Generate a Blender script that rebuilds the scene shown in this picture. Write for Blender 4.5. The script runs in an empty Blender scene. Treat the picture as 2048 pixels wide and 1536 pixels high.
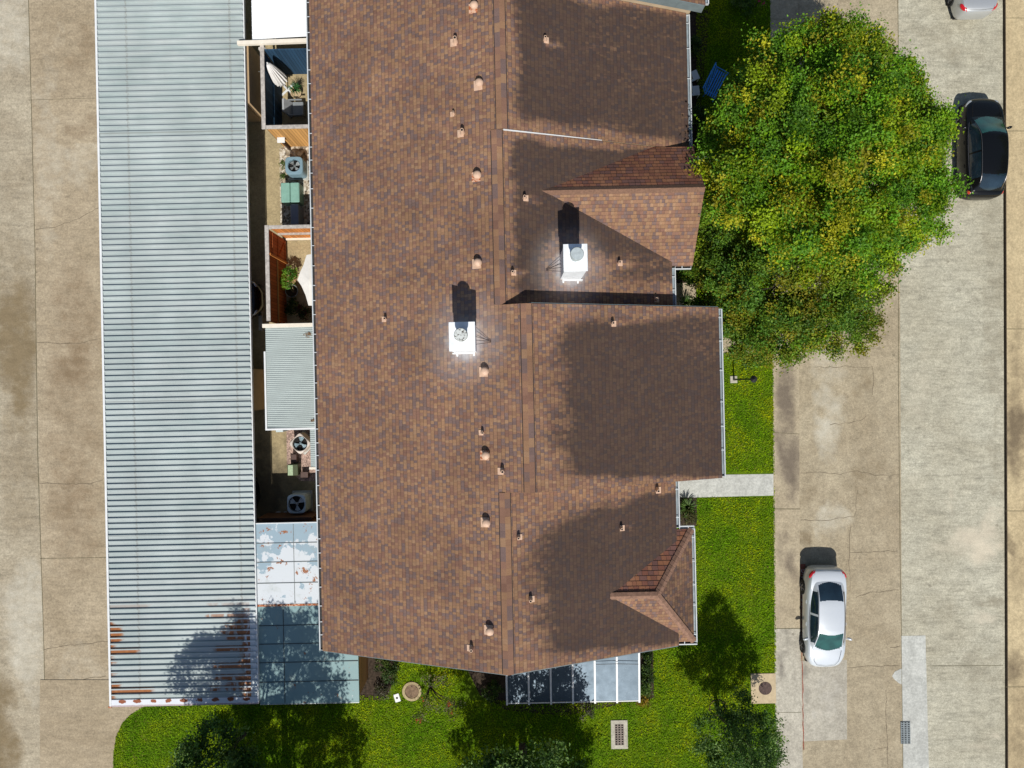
import bpy, bmesh, math, random
import numpy as np
from mathutils import Vector, Matrix, noise as mnoise

# ------------------------------------------------------------------ camera, sky, sun, exposure
S = bpy.context.scene
COL = S.collection
H = 33.0          # flying height of the camera
F = 1440.0        # focal length in pixels of the 2048 px wide photograph
EL, AZ = 51.5, 2.0
cam_d = bpy.data.cameras.new("camera")
cam_d.sensor_fit = 'HORIZONTAL'
cam_d.angle_x = 2 * math.atan(1024 / F)
cam_d.clip_end = 2000
cam = bpy.data.objects.new("camera", cam_d)
cam.location = (0, 0, H)
cam.rotation_euler = (0, 0, 0)
COL.objects.link(cam)
S.camera = cam

world = bpy.data.worlds.new("World")
S.world = world
world.use_nodes = True
wn = world.node_tree
bg = wn.nodes.get("Background") or wn.nodes.new("ShaderNodeBackground")
sky = wn.nodes.new("ShaderNodeTexSky")
sky.sky_type = 'NISHITA'
sky.sun_disc = False
sky.sun_elevation = math.radians(EL)
sky.sun_rotation = math.radians(180 - AZ)
wn.links.new(sky.outputs[0], bg.inputs[0])
bg.inputs[1].default_value = 0.085
sun_d = bpy.data.lights.new("sun", 'SUN')
sun_d.energy = 5.0
sun_d.angle = math.radians(0.5)
sun_d.color = (1.0, 0.955, 0.88)
sun = bpy.data.objects.new("sun", sun_d)
a, e = math.radians(AZ), math.radians(EL)
to_sun = Vector((math.sin(a) * math.cos(e), -math.cos(a) * math.cos(e), math.sin(e)))
sun.rotation_euler = to_sun.to_track_quat('Z', 'Y').to_euler()
sun.location = (0, -20, 40)
COL.objects.link(sun)
S.view_settings.view_transform = 'Standard'
S.view_settings.look = 'None'
S.view_settings.gamma = 1
S.view_settings.exposure = 0.0
S.cycles.use_denoising = True
S.cycles.max_bounces = 6
S.cycles.transparent_max_bounces = 8

# ------------------------------------------------------------------ helpers
R = random.Random(7)
ROT = math.radians(1.22)
CR, SR = math.cos(ROT), math.sin(ROT)


def W(px, py, h=0.0):
    k = (H - h) / F
    return Vector(((px - 1024) * k, (768 - py) * k, h))


def U(px, py, h=0.0):
    """point in the frame of the building, which is turned by ROT"""
    p = W(px, py, h)
    return Vector((p.x * CR + p.y * SR, -p.x * SR + p.y * CR, h))


def toW(p):
    return Vector((p[0] * CR - p[1] * SR, p[0] * SR + p[1] * CR, p[2]))


def toPx(p):
    k = F / (H - p[2])
    return 1024 + p[0] * k, 768 - p[1] * k


def sm(x, a, b):
    if a == b:
        return 1.0 if x > a else 0.0
    t = min(1, max(0, (x - a) / (b - a)))
    return t * t * (3 - 2 * t)


def tag(o, label=None, cat=None, group=None, kind=None):
    if label: o['label'] = label
    if cat: o['category'] = cat
    if group: o['group'] = group
    if kind: o['kind'] = kind
    return o


def thing(name, label, cat, loc=(0, 0, 0), rz=0.0, group=None):
    o = bpy.data.objects.new(name, None)
    o.empty_display_size = 0.3
    o.location = loc
    o.rotation_euler = (0, 0, rz)
    COL.objects.link(o)
    return tag(o, label, cat, group)


def copy_tree(o, parent=None):
    c = o.copy()
    COL.objects.link(c)
    if parent: c.parent = parent
    for ch in list(o.children):
        copy_tree(ch, c)
    return c


class MB:
    def __init__(s):
        s.v, s.f, s.uv = [], [], None

    def add(s, vs, fs):
        b = len(s.v)
        s.v += [tuple(p) for p in vs]
        s.f += [tuple(b + i for i in f) for f in fs]
        return s

    def box(s, x0, x1, y0, y1, z0, z1, bev=0.0, mtx=None):
        if x0 > x1: x0, x1 = x1, x0
        if y0 > y1: y0, y1 = y1, y0
        if z0 > z1: z0, z1 = z1, z0
        b = min(bev, (x1 - x0) * .45, (y1 - y0) * .45, (z1 - z0) * .45)
        if b <= 0:
            vs = [(x, y, z) for z in (z0, z1) for (x, y) in ((x0, y0), (x1, y0), (x1, y1), (x0, y1))]
            fs = [(3, 2, 1, 0), (4, 5, 6, 7), (0, 1, 5, 4), (1, 2, 6, 5), (2, 3, 7, 6), (3, 0, 4, 7)]
        else:
            def ring(i, z):
                return [(x0 + i, y0 + b, z), (x0 + b, y0 + i, z), (x1 - b, y0 + i, z), (x1 - i, y0 + b, z),
                        (x1 - i, y1 - b, z), (x1 - b, y1 - i, z), (x0 + b, y1 - i, z), (x0 + i, y1 - b, z)]
            vs = ring(b * .7, z0) + ring(0, z0 + b) + ring(0, z1 - b) + ring(b * .7, z1)
            fs = [tuple(range(7, -1, -1)), tuple(range(24, 32))]
            for r in range(3):
                for i in range(8):
                    j = (i + 1) % 8
                    fs.append((r * 8 + i, r * 8 + j, r * 8 + 8 + j, r * 8 + 8 + i))
        if mtx is not None:
            vs = [mtx @ Vector(p) for p in vs]
        return s.add(vs, fs)

    def tube(s, pts, r, n=8, cap=True):
        pts = [Vector(p) for p in pts]
        rs = r if isinstance(r, (list, tuple)) else [r] * len(pts)
        vs, fs = [], []
        up = Vector((0, 0, 1))
        for i, p in enumerate(pts):
            d = (pts[min(i + 1, len(pts) - 1)] - pts[max(i - 1, 0)])
            d = d.normalized() if d.length > 1e-9 else Vector((0, 0, 1))
            ref = up if abs(d.z) < .95 else Vector((1, 0, 0))
            x = d.cross(ref).normalized()
            y = x.cross(d).normalized()
            for k in range(n):
                t = 2 * math.pi * k / n
                vs.append(p + (x * math.cos(t) + y * math.sin(t)) * rs[i])
        for i in range(len(pts) - 1):
            for k in range(n):
                j = (k + 1) % n
                fs.append((i * n + k, i * n + j, i * n + n + j, i * n + n + k))
        if cap:
            fs.append(tuple(range(n - 1, -1, -1)))
            fs.append(tuple((len(pts) - 1) * n + k for k in range(n)))
        return s.add(vs, fs)

    def lathe(s, prof, c=(0, 0, 0), n=24, sx=1, sy=1):
        vs, fs = [], []
        m = len(prof)
        for k in range(n):
            t = 2 * math.pi * k / n
            for (r, z) in prof:
                vs.append((c[0] + r * math.cos(t) * sx, c[1] + r * math.sin(t) * sy, c[2] + z))
        for k in range(n):
            j = (k + 1) % n
            for i in range(m - 1):
                fs.append((k * m + i, j * m + i, j * m + i + 1, k * m + i + 1))
        return s.add(vs, fs)

    def torus(s, c, R0, r, axis='z', n=28, m=8, a0=0, a1=2 * math.pi):
        vs, fs = [], []
        full = abs(a1 - a0 - 2 * math.pi) < 1e-6
        nn = n if full else n + 1
        for i in range(nn):
            t = a0 + (a1 - a0) * i / n
            for k in range(m):
                q = 2 * math.pi * k / m
                d = R0 + r * math.cos(q)
                p = (d * math.cos(t), d * math.sin(t), r * math.sin(q))
                if axis == 'y': p = (p[0], p[2], p[1])
                if axis == 'x': p = (p[2], p[0], p[1])
                vs.append((c[0] + p[0], c[1] + p[1], c[2] + p[2]))
        for i in range(n):
            j = (i + 1) % nn
            for k in range(m):
                l = (k + 1) % m
                fs.append((i * m + k, j * m + k, j * m + l, i * m + l))
        return s.add(vs, fs)

    def prism(s, poly, z0, z1):
        n = len(poly)
        zz0 = z0 if isinstance(z0, (list, tuple)) else [z0] * n
        zz1 = z1 if isinstance(z1, (list, tuple)) else [z1] * n
        vs = [(p[0], p[1], zz0[i]) for i, p in enumerate(poly)] + [(p[0], p[1], zz1[i]) for i, p in enumerate(poly)]
        fs = [tuple(range(n - 1, -1, -1)), tuple(range(n, 2 * n))]
        for i in range(n):
            j = (i + 1) % n
            fs.append((i, j, n + j, n + i))
        return s.add(vs, fs)

    def build(s, name, m, parent=None, smooth=False, loc=None):
        me = bpy.data.meshes.new(name)
        me.from_pydata(s.v, [], s.f)
        bm = bmesh.new()
        bm.from_mesh(me)
        bmesh.ops.recalc_face_normals(bm, faces=bm.faces)
        bm.to_mesh(me)
        bm.free()
        if m: me.materials.append(m)
        if smooth:
            me.polygons.foreach_set('use_smooth', [True] * len(me.polygons))
            try:
                me.set_sharp_from_angle(angle=math.radians(42))
            except Exception:
                pass
        o = bpy.data.objects.new(name, me)
        COL.objects.link(o)
        if parent: o.parent = parent
        if loc: o.location = loc
        return o


def bx(name, m, parent, *a, bev=0.0, mtx=None):
    return MB().box(*a, bev=bev, mtx=mtx).build(name, m, parent)


# ------------------------------------------------------------------ node helpers
class NT:
    def __init__(s, name, rough=0.8, spec=0.3):
        s.m = bpy.data.materials.new(name)
        s.m.use_nodes = True
        s.t = s.m.node_tree
        s.b = s.t.nodes.get('Principled BSDF')
        s.b.inputs['Roughness'].default_value = rough
        s.b.inputs['Specular IOR Level'].default_value = spec
        s.tc = s.t.nodes.new('ShaderNodeTexCoord')

    def set(s, sock, v):
        if isinstance(v, bpy.types.NodeSocket):
            s.t.links.new(v, sock)
        elif v is not None:
            try:
                sock.default_value = v
            except Exception:
                sock.default_value = (*v, 1)[:len(sock.default_value)]

    def obj(s): return s.tc.outputs['Object']
    def uv(s): return s.tc.outputs['UV']

    def math(s, op, a, b=None, c=None, clamp=False):
        n = s.t.nodes.new('ShaderNodeMath')
        n.operation = op
        n.use_clamp = clamp
        s.set(n.inputs[0], a)
        if b is not None: s.set(n.inputs[1], b)
        if c is not None: s.set(n.inputs[2], c)
        return n.outputs[0]

    def vmul(s, v, k):
        n = s.t.nodes.new('ShaderNodeVectorMath')
        n.operation = 'MULTIPLY'
        s.set(n.inputs[0], v)
        n.inputs[1].default_value = k
        return n.outputs[0]

    def vadd(s, v, k):
        n = s.t.nodes.new('ShaderNodeVectorMath')
        n.operation = 'ADD'
        s.set(n.inputs[0], v)
        s.set(n.inputs[1], k)
        return n.outputs[0]

    def sep(s, v):
        n = s.t.nodes.new('ShaderNodeSeparateXYZ')
        s.set(n.inputs[0], v)
        return n.outputs

    def comb(s, x, y, z=0.0):
        n = s.t.nodes.new('ShaderNodeCombineXYZ')
        s.set(n.inputs[0], x); s.set(n.inputs[1], y); s.set(n.inputs[2], z)
        return n.outputs[0]

    def noise(s, vec, scale, detail=3, rough=.55, dist=0.0):
        n = s.t.nodes.new('ShaderNodeTexNoise')
        s.set(n.inputs['Vector'], vec)
        n.inputs['Scale'].default_value = scale
        n.inputs['Detail'].default_value = detail
        n.inputs['Roughness'].default_value = rough
        n.inputs['Distortion'].default_value = dist
        return n.outputs[0]

    def white(s, vec):
        n = s.t.nodes.new('ShaderNodeTexWhiteNoise')
        n.noise_dimensions = '3D'
        s.set(n.inputs['Vector'], vec)
        return n.outputs[0]

    def voro(s, vec, scale, out=0, feature='F1'):
        n = s.t.nodes.new('ShaderNodeTexVoronoi')
        n.feature = feature
        s.set(n.inputs['Vector'], vec)
        n.inputs['Scale'].default_value = scale
        return n.outputs[out]

    def ramp(s, f, stops, interp='LINEAR'):
        n = s.t.nodes.new('ShaderNodeValToRGB')
        n.color_ramp.interpolation = interp
        el = n.color_ramp.elements
        while len(el) < len(stops): el.new(0.5)
        for q, (p, c) in zip(el, stops):
            q.position = p
            q.color = (*c, 1) if isinstance(c, (tuple, list)) else (c, c, c, 1)
        s.set(n.inputs[0], f)
        return n.outputs[0]

    def mix(s, f, a, b, blend='MIX'):
        n = s.t.nodes.new('ShaderNodeMix')
        n.data_type = 'RGBA'
        n.blend_type = blend
        s.set(n.inputs[0], f)
        for sock, v in ((n.inputs[6], a), (n.inputs[7], b)):
            if isinstance(v, (tuple, list)): v = (*v, 1)[:4]
            s.set(sock, v)
        return n.outputs[2]

    def attr(s, name, out='Fac'):
        n = s.t.nodes.new('ShaderNodeAttribute')
        n.attribute_name = name
        return n.outputs[out]

    def bump(s, h, strength=.4, dist=.01):
        n = s.t.nodes.new('ShaderNodeBump')
        n.inputs['Strength'].default_value = strength
        n.inputs['Distance'].default_value = dist
        s.set(n.inputs['Height'], h)
        s.t.links.new(n.outputs[0], s.b.inputs['Normal'])

    def col(s, c):
        s.set(s.b.inputs['Base Color'], (*c, 1) if isinstance(c, tuple) else c)
        return s


def plain(name, c, rough=.6, var=.12, scale=6.0, metal=0.0, spec=.4, coat=0.0, alpha=None, speck=0.0):
    n = NT(name, rough, spec)
    f = n.noise(n.obj(), scale, 4, .6)
    lo = tuple(x * (1 - var * 1.6) for x in c)
    hi = tuple(min(1, x * (1 + var)) for x in c)
    k = n.mix(n.ramp(f, [(.3, 0.0), (.7, 1.0)]), lo, hi)
    if speck:
        k = n.mix(n.math('MULTIPLY', n.ramp(n.noise(n.obj(), scale * 9, 2), [(.55, 0.0), (.75, 1.0)]), speck), k, tuple(x * .45 for x in c))
    n.col(k)
    n.b.inputs['Metallic'].default_value = metal
    n.b.inputs['Coat Weight'].default_value = coat
    n.b.inputs['Coat Roughness'].default_value = .05
    return n.m


# ---- shingles
PAL = [(0.0, (0.242, 0.136, 0.072)), (.20, (0.215, 0.118, 0.069)), (.38, (0.184, 0.099, 0.067)), (.52, (0.134, 0.091, 0.081)),
       (.68, (0.163, 0.085, 0.060)), (.80, (0.114, 0.081, 0.077)), (.90, (0.257, 0.153, 0.086))]


def shingle(name, exposure=.142, tab=.115, gap=.5, bumpd=.012, gain=1.13, tint=(.97, 1.0, 1.06)):
    n = NT(name, .92, .12)
    uv = n.sep(n.uv())
    u, v = uv[0], uv[1]
    row_f = n.math('DIVIDE', v, exposure)
    row = n.math('FLOOR', row_f)
    fr = n.math('FRACT', row_f)
    off = n.math('MULTIPLY', n.white(n.comb(row, 3.7, 1.3)), 7.0)
    uu = n.math('ADD', n.math('DIVIDE', u, tab), off)
    wob = n.math('MULTIPLY', n.noise(n.comb(n.math('MULTIPLY', uu, .8), n.math('MULTIPLY', row, 5.3)), 1.0, 0), .9)
    uu = n.math('ADD', uu, wob)
    cell = n.math('FLOOR', uu)
    fu = n.math('FRACT', uu)
    rnd = n.white(n.comb(cell, row, 0.5))
    pal = [(p, tuple(min(1, x * gain) for x in c)) for p, c in PAL]
    c = n.ramp(rnd, pal, 'CONSTANT')
    c = n.mix(1.0, c, n.ramp(n.white(n.comb(cell, row, 7.5)), [(0.0, .90), (1.0, 1.10)]), 'MULTIPLY')
    c = n.mix(.24, c, tuple(x * gain for x in (.196, .109, .067)))
    c = n.mix(1.0, c, tint, 'MULTIPLY')
    big = n.ramp(n.noise(n.obj(), .55, 3), [(.3, .82), (.7, 1.12)])
    c = n.mix(1.0, c, big, 'MULTIPLY')
    gran = n.ramp(n.noise(n.obj(), 55, 2), [(.25, .72), (.75, 1.25)])
    c = n.mix(1.0, c, gran, 'MULTIPLY')
    # shadow line painted along each course's butt edge, and the slots between the tabs
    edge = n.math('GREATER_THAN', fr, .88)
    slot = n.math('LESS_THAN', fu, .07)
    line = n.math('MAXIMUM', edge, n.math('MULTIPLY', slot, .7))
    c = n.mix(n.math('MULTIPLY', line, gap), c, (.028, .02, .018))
    # black algae stain (painted per vertex in metres, broken up shingle by shingle)
    st = n.attr('stain')
    br = n.math('ADD', n.math('MULTIPLY', n.math('SUBTRACT', rnd, .5), .28),
                n.math('ADD', n.math('MULTIPLY', n.math('SUBTRACT', n.noise(n.vmul(n.obj(), (.45, 3.6, 1)), 1.5, 5, .7), .5), 1.05), n.math('MULTIPLY', n.math('SUBTRACT', n.noise(n.obj(), .9, 3), .5), .7)))
    sf = n.ramp(n.math('ADD', n.math('MULTIPLY', st, 1.5), n.math('MULTIPLY', br, n.math('MINIMUM', n.math('MULTIPLY', st, 3.0), 1.0))), [(.22, 0.0), (1.16, 1.0)])
    dark = n.mix(.22, n.mix(n.noise(n.obj(), 7, 3), (.034, .026, .023), (.056, .042, .037)), n.mix(1.0, c, (.5, .5, .55), 'MULTIPLY'))
    c = n.mix(n.math('MULTIPLY', sf, .9), c, dark)
    ch = n.math('MULTIPLY', n.attr('chalk'), n.ramp(n.noise(n.vmul(n.obj(), (1.6, 1, 1)), 3, 3), [(.25, .45), (.75, 1.0)]))
    c = n.mix(n.math('MINIMUM', ch, .95), c, (.72, .76, .80))
    n.col(c)
    hgt = n.math('ADD', n.math('MULTIPLY', fr, .8), n.math('ADD', n.math('MULTIPLY', rnd, .35), n.math('MULTIPLY', line, -.3)))
    n.bump(hgt, .55, bumpd)
    return n.m


M = {}
M['shingle'] = shingle('shingles')
M['shingle_north'] = shingle('north_slope_shingles', exposure=.185, tab=.2, gap=1.0, bumpd=.025, gain=1.2, tint=(1.07, .86, .86))  # for north slopes: course shadow lines painted at full strength, redder tone
M['cap'] = shingle('ridge_cap_shingles', exposure=.9, tab=.26, gap=.12, gain=1.1)
M['white_metal'] = plain('white_painted_metal', (.66, .68, .69), .45, .05, 3)
M['gutter'] = plain('gutter_enamel', (.50, .53, .54), .4, .08, 4)
M['chim'] = plain('white_chimney_paint', (.74, .77, .80), .45, .10, 3)
M['cream'] = plain('cream_painted_wood', (.72, .66, .56), .6, .06, 4)
M['peach'] = plain('peach_vent_paint', (.56, .38, .27), .6, .12, 8)
M['dark'] = plain('dark_hole', (.012, .011, .010), .9, .1)
M['gutter_in'] = plain('grey_blue_gutter_bottom', (.23, .28, .31), .5, .15, 5)
M['gutter_dirt'] = plain('wet_leaf_litter', (.035, .032, .03), .8, .4, 20)
M['steel'] = plain('galvanised_steel', (.42, .46, .46), .45, .15, 12, .5)
M['black_metal'] = plain('black_metal', (.014, .014, .016), .4, .2)
M['dark_brown'] = plain('dark_brown_wood', (.06, .032, .02), .8, .25, 10)
M['tan_wall'] = plain('tan_siding', (.40, .28, .16), .8, .08, 2)
M['wall'] = plain('tan_stucco_wall', (.42, .33, .22), .85, .08, 2)
M['rubber'] = plain('tyre_rubber', (.012, .012, .012), .85, .2)
M['alloy'] = plain('dark_alloy', (.16, .16, .17), .35, .1, 5, .7)
M['red_lens'] = plain('red_tail_lens', (.50, .008, .015), .15, .2, 20, 0, .6, .6)
M['clear_lens'] = plain('clear_headlamp_lens', (.55, .58, .60), .1, .2, 14, .3, .6, .6)
M['plate'] = plain('white_plate', (.75, .76, .78), .5, .03)
M['soil'] = plain('mulch_soil', (.052, .038, .028), .95, .4, 9, 0, .1, 0, None, .5)
M['bark'] = plain('tree_bark', (.075, .058, .045), .95, .35, 14)
M['terracotta'] = plain('terracotta', (.42, .24, .13), .8, .12, 8)
M['fabric'] = plain('white_canvas', (.78, .77, .76), .9, .05, 4)
M['sail'] = plain('shade_sail_canvas', (.66, .64, .60), .9, .05, 3)
M['grey_fab'] = plain('grey_cushion_fabric', (.20, .22, .235), .9, .1, 6)
M['navy'] = None


def rust_dome():
    n = NT('speckled_galvanised_cap', .55, .4)
    f = n.noise(n.obj(), 16, 5, .7)
    c = n.mix(n.ramp(f, [(.52, 0.0), (.6, 1.0)]), (.55, .58, .56), (.06, .045, .035))
    n.col(c)
    n.b.inputs['Metallic'].default_value = .2
    return n.m


M['cap_speckled'] = rust_dome()
M['cap_grey'] = plain('galvanised_cap', (.46, .52, .53), .45, .12, 6, .3)


def rusty_peach():
    n = NT('rusting_vent_paint', .75, .3)
    f = n.noise(n.obj(), 14, 4)
    n.col(n.mix(n.ramp(f, [(.45, 0.0), (.55, 1.0)]), (.56, .36, .25), (.34, .09, .025)))
    return n.m


M['rusty'] = rusty_peach()


def boards(name, c, width, axis=0, dark=.35, var=.25, rough=.8):
    n = NT(name, rough, .2)
    p = n.sep(n.obj())
    q = n.math('DIVIDE', p[axis], width)
    cell = n.math('FLOOR', q)
    fr = n.math('FRACT', q)
    rnd = n.white(n.comb(cell, 1.1, 2.2))
    st = (1.5, 14, 14) if axis == 2 else ((14, 14, .8))
    g = n.noise(n.vmul(n.obj(), st), 1.5, 4, .6)
    k = n.mix(n.ramp(n.math('ADD', n.math('MULTIPLY', rnd, .6), n.math('MULTIPLY', g, .5)), [(.2, 0.0), (.85, 1.0)]),
              tuple(x * (1 - var) for x in c), tuple(min(1, x * (1 + var)) for x in c))
    line = n.math('LESS_THAN', fr, .1)
    k = n.mix(n.math('MULTIPLY', line, .85), k, tuple(x * dark * .4 for x in c))
    n.col(k)
    n.bump(n.math('MULTIPLY', line, -1), .5, .01)
    return n.m


M['navy_x'] = boards('navy_boards_across', (.018, .050, .095), .14, 0)
M['navy_y'] = boards('navy_boards_along', (.018, .050, .095), .14, 1)
M['cedar_x'] = boards('cedar_boards_across', (.50, .19, .05), .14, 0)
M['cedar_y'] = boards('cedar_boards_along', (.36, .10, .03), .14, 1)
M['pine_x'] = boards('tan_pine_boards', (.46, .25, .085), .14, 0)
M['brown_x'] = boards('brown_boards', (.20, .10, .05), .14, 1)
M['brickwall'] = boards('brown_lap_siding', (.33, .18, .08), .10, 2)
M['rail'] = plain('weathered_grey_rail', (.40, .37, .34), .85, .22, 9)


def glass(name, c, rough=.04):
    n = NT(name, rough, .6)
    n.col(n.mix(n.ramp(n.noise(n.obj(), 1.8, 2), [(.35, 0.0), (.65, 1.0)]), tuple(x * .55 for x in c), c))
    n.b.inputs['Coat Weight'].default_value = .5
    return n.m


M['glass_green'] = glass('green_car_glass', (.020, .090, .075))
M['glass_navy'] = glass('dark_car_glass', (.014, .030, .046))


def paint(name, c, metal=.3, rough=.3):
    n = NT(name, rough, .5)
    f = n.noise(n.obj(), 160, 1)
    n.col(n.mix(f, tuple(x * .9 for x in c), tuple(min(1, x * 1.08) for x in c)))
    n.b.inputs['Metallic'].default_value = metal
    n.b.inputs['Coat Weight'].default_value = .8
    n.b.inputs['Coat Roughness'].default_value = .03
    return n.m


M['silver'] = paint('silver_car_paint', (.54, .58, .62), .15, .30)
M['silver2'] = paint('bright_silver_car_paint', (.50, .52, .53), .5, .34)
M['blackp'] = paint('black_car_paint', (.004, .0045, .005), .0, .25)
M['blackp'].node_tree.nodes['Principled BSDF'].inputs['Specular IOR Level'].default_value = .25
M['blackp'].node_tree.nodes['Principled BSDF'].inputs['Coat Weight'].default_value = .25
M['navyp'] = paint('navy_car_paint', (.010, .018, .040), .2, .25)


def concrete(name, light, dark, stretch=(1, 1, 1), seed=0.0, mid=.5, fine=.35, streak=0.0, stain=(.16, .125, .09), pale=(.50, .455, .37)):
    n = NT(name, .93, .15)
    p = n.vadd(n.obj(), (seed, seed * 1.7, 0))
    ps = n.vmul(p, stretch)
    big = n.noise(ps, .38, 5, .62, .4)
    c = n.mix(n.ramp(big, [(.5 - .32 * mid - .05, 0.0), (.5 + .28 * mid, 1.0)]), dark, light)
    m2 = n.noise(ps, 2.6, 5, .68)
    c = n.mix(1.0, c, n.ramp(m2, [(.28, .80), (.72, 1.15)]), 'MULTIPLY')
    sp = n.noise(p, 24, 3, .75)
    c = n.mix(1.0, c, n.ramp(sp, [(.3, 1 - fine), (.7, 1 + fine * .75)]), 'MULTIPLY')
    g9 = n.noise(p, 9.5, 3, .7)
    c = n.mix(1.0, c, n.ramp(g9, [(.3, .80), (.7, 1.17)]), 'MULTIPLY')
    if streak:
        q = n.vmul(p, (.55, 4.2, 1))
        s = n.noise(q, 1.0, 6, .72, 1.6)
        c = n.mix(1.0, c, n.ramp(s, [(.36, 1 - streak), (.5, 1.0), (.66, 1 + streak * .5)]), 'MULTIPLY')
    dr = n.voro(p, 1.15, 0)
    dsz = n.math('MULTIPLY', n.math('GREATER_THAN', n.noise(p, .45, 2), .55), n.ramp(n.noise(p, 3.1, 2), [(.35, .03), (.7, .13)]))
    c = n.mix(n.math('MULTIPLY', n.math('LESS_THAN', dr, dsz), .38), c, (.10, .085, .06))
    t = n.attr('tone')
    brk = n.math('MULTIPLY', n.math('SUBTRACT', n.noise(p, 1.7, 5, .65), .5), .9)
    neg = n.math('MULTIPLY', t, -1.0, clamp=True)
    pos = n.math('MULTIPLY', t, 1.0, clamp=True)
    def shp(q):
        return n.math('MULTIPLY', n.math('ADD', q, n.math('MULTIPLY', brk, n.math('MINIMUM', n.math('MULTIPLY', q, 3.0), 1.0))), 1.0, clamp=True)
    tex = n.mix(1.0, n.ramp(sp, [(.3, .8), (.7, 1.18)]), n.ramp(m2, [(.28, .85), (.72, 1.12)]), 'MULTIPLY')
    c = n.mix(n.ramp(shp(neg), [(.12, 0.0), (.62, 1.0)]), c, n.mix(1.0, tex, stain, 'MULTIPLY'))
    c = n.mix(n.ramp(shp(pos), [(.12, 0.0), (.62, 1.0)]), c, n.mix(1.0, tex, pale, 'MULTIPLY'))
    n.col(c)
    n.bump(n.math('ADD', sp, n.math('MULTIPLY', m2, .6)), .25, .008)
    return n.m


M['alley'] = concrete('alley_concrete', (0.407, 0.341, 0.242), (0.273, 0.219, 0.145), (.7, 1.3, 1), 3.1, .7, .22, .10, (0.212, 0.157, 0.098), (0.478, 0.439, 0.351))
M['alley2'] = concrete('alley_concrete_grey', (0.408, 0.360, 0.268), (0.281, 0.235, 0.165), (.7, 1.3, 1), 8.7, .6, .25, .12, (0.20, 0.155, 0.092), (0.47, 0.44, 0.36))
M['lane1'] = concrete('street_concrete_tan', (0.386, 0.333, 0.236), (0.281, 0.230, 0.153), (1, .9, 1), 1.3, .75, .30, .06, (0.185, 0.143, 0.087), (0.470, 0.441, 0.358))
M['lane2'] = concrete('street_concrete_grey', (0.450, 0.433, 0.345), (0.335, 0.308, 0.230), (.8, 1.1, 1), 5.5, .8, .34, .20, (0.189, 0.163, 0.113), (0.504, 0.454, 0.353))
M['walk'] = concrete('pavement_concrete', (0.407, 0.349, 0.248), (0.319, 0.262, 0.179), (1, .7, 1), 2.2, .6, .22, .05, (0.168, 0.138, 0.105), (0.514, 0.459, 0.339))
M['walk_new'] = concrete('pale_concrete', (0.437, 0.412, 0.344), (0.319, 0.294, 0.244), (1, .8, 1), 9.1, .5, .2, .05, (0.168, 0.155, 0.134), (0.521, 0.504, 0.454))
M['patch'] = concrete('new_grey_concrete', (0.473, 0.482, 0.447), (0.404, 0.408, 0.378), (1, .8, 1), 4.4, .5, .10, .03, (0.344, 0.344, 0.318), (0.533, 0.533, 0.499))
M['walk2'] = concrete('far_pavement_concrete', (0.489, 0.400, 0.245), (0.411, 0.326, 0.195), (1, .7, 1), 6.2, .5, .16, .03, (0.175, 0.136, 0.086), (0.560, 0.481, 0.326))
M['court'] = concrete('court_concrete', (0.407, 0.332, 0.196), (0.301, 0.241, 0.139), (1, 1, 1), 7.7, .6, .22, .04, (0.130, 0.108, 0.069), (0.488, 0.431, 0.309))
M['joint'] = plain('joint_filler', (.13, .115, .065), .95, .3, 20)
M['crack'] = plain('crack_dirt', (.15, .12, .08), .95, .3, 20)
M['cap_gap_shade'] = plain('painted_cap_gap_shade', (.030, .023, .02), .9, .3, 14)  # dark colour standing in for the shade in the ridge cap gap
M['kerb_dark'] = plain('dirty_kerb_face', (.055, .040, .026), .95, .35, 8)
M['red_paint'] = plain('worn_red_kerb_paint', (.26, .085, .055), .8, .35, 10, 0, .2, 0, None, .6)
M['letter'] = plain('white_kerb_lettering', (.62, .62, .60), .8, .1, 10)
M['gravel'] = None


def gravel():
    n = NT('pale_gravel', .95, .2)
    v = n.voro(n.obj(), 11, 1)
    d = n.voro(n.obj(), 11, 0)
    b = n.t.nodes.new('ShaderNodeRGBToBW')
    n.t.links.new(v, b.inputs[0])
    c = n.ramp(b.outputs[0], [(.15, (.10, .08, .06)), (.4, (.36, .30, .22)), (.6, (.62, .58, .50)), (.8, (.26, .19, .13))])
    n.col(c)
    n.bump(d, .8, .03)
    return n.m


M['gravel'] = gravel()


def lawn_mat():
    n = NT('lawn_grass', .95, .1)
    a1 = n.noise(n.obj(), .7, 4, .6)
    a2 = n.noise(n.obj(), 9, 4, .7)
    c = n.mix(n.ramp(a1, [(.3, 0.0), (.7, 1.0)]), (.050, .105, .004), (.095, .15, .006))
    c = n.mix(1.0, c, n.ramp(a2, [(.25, .55), (.75, 1.4)]), 'MULTIPLY')
    n.col(c)
    n.bump(a2, .6, .04)
    return n.m


M['lawn'] = lawn_mat()


def leaf_mat(name, trans=.35, rough=.55, spec=.3):
    n = NT(name, rough, spec)
    c = n.attr('tint', 'Color')
    n.col(c)
    tr = n.t.nodes.new('ShaderNodeBsdfTranslucent')
    n.t.links.new(n.mix(1.0, c, (1.25, 1.3, .7), 'MULTIPLY'), tr.inputs[0])
    mx = n.t.nodes.new('ShaderNodeMixShader')
    mx.inputs[0].default_value = trans
    out = n.t.nodes.get('Material Output')
    n.t.links.new(n.b.outputs[0], mx.inputs[1])
    n.t.links.new(tr.outputs[0], mx.inputs[2])
    n.t.links.new(mx.outputs[0], out.inputs[0])
    return n.m


M['leaf'] = leaf_mat('tree_leaf')
M['blade'] = leaf_mat('grass_blade', .25, .8, .08)


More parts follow.
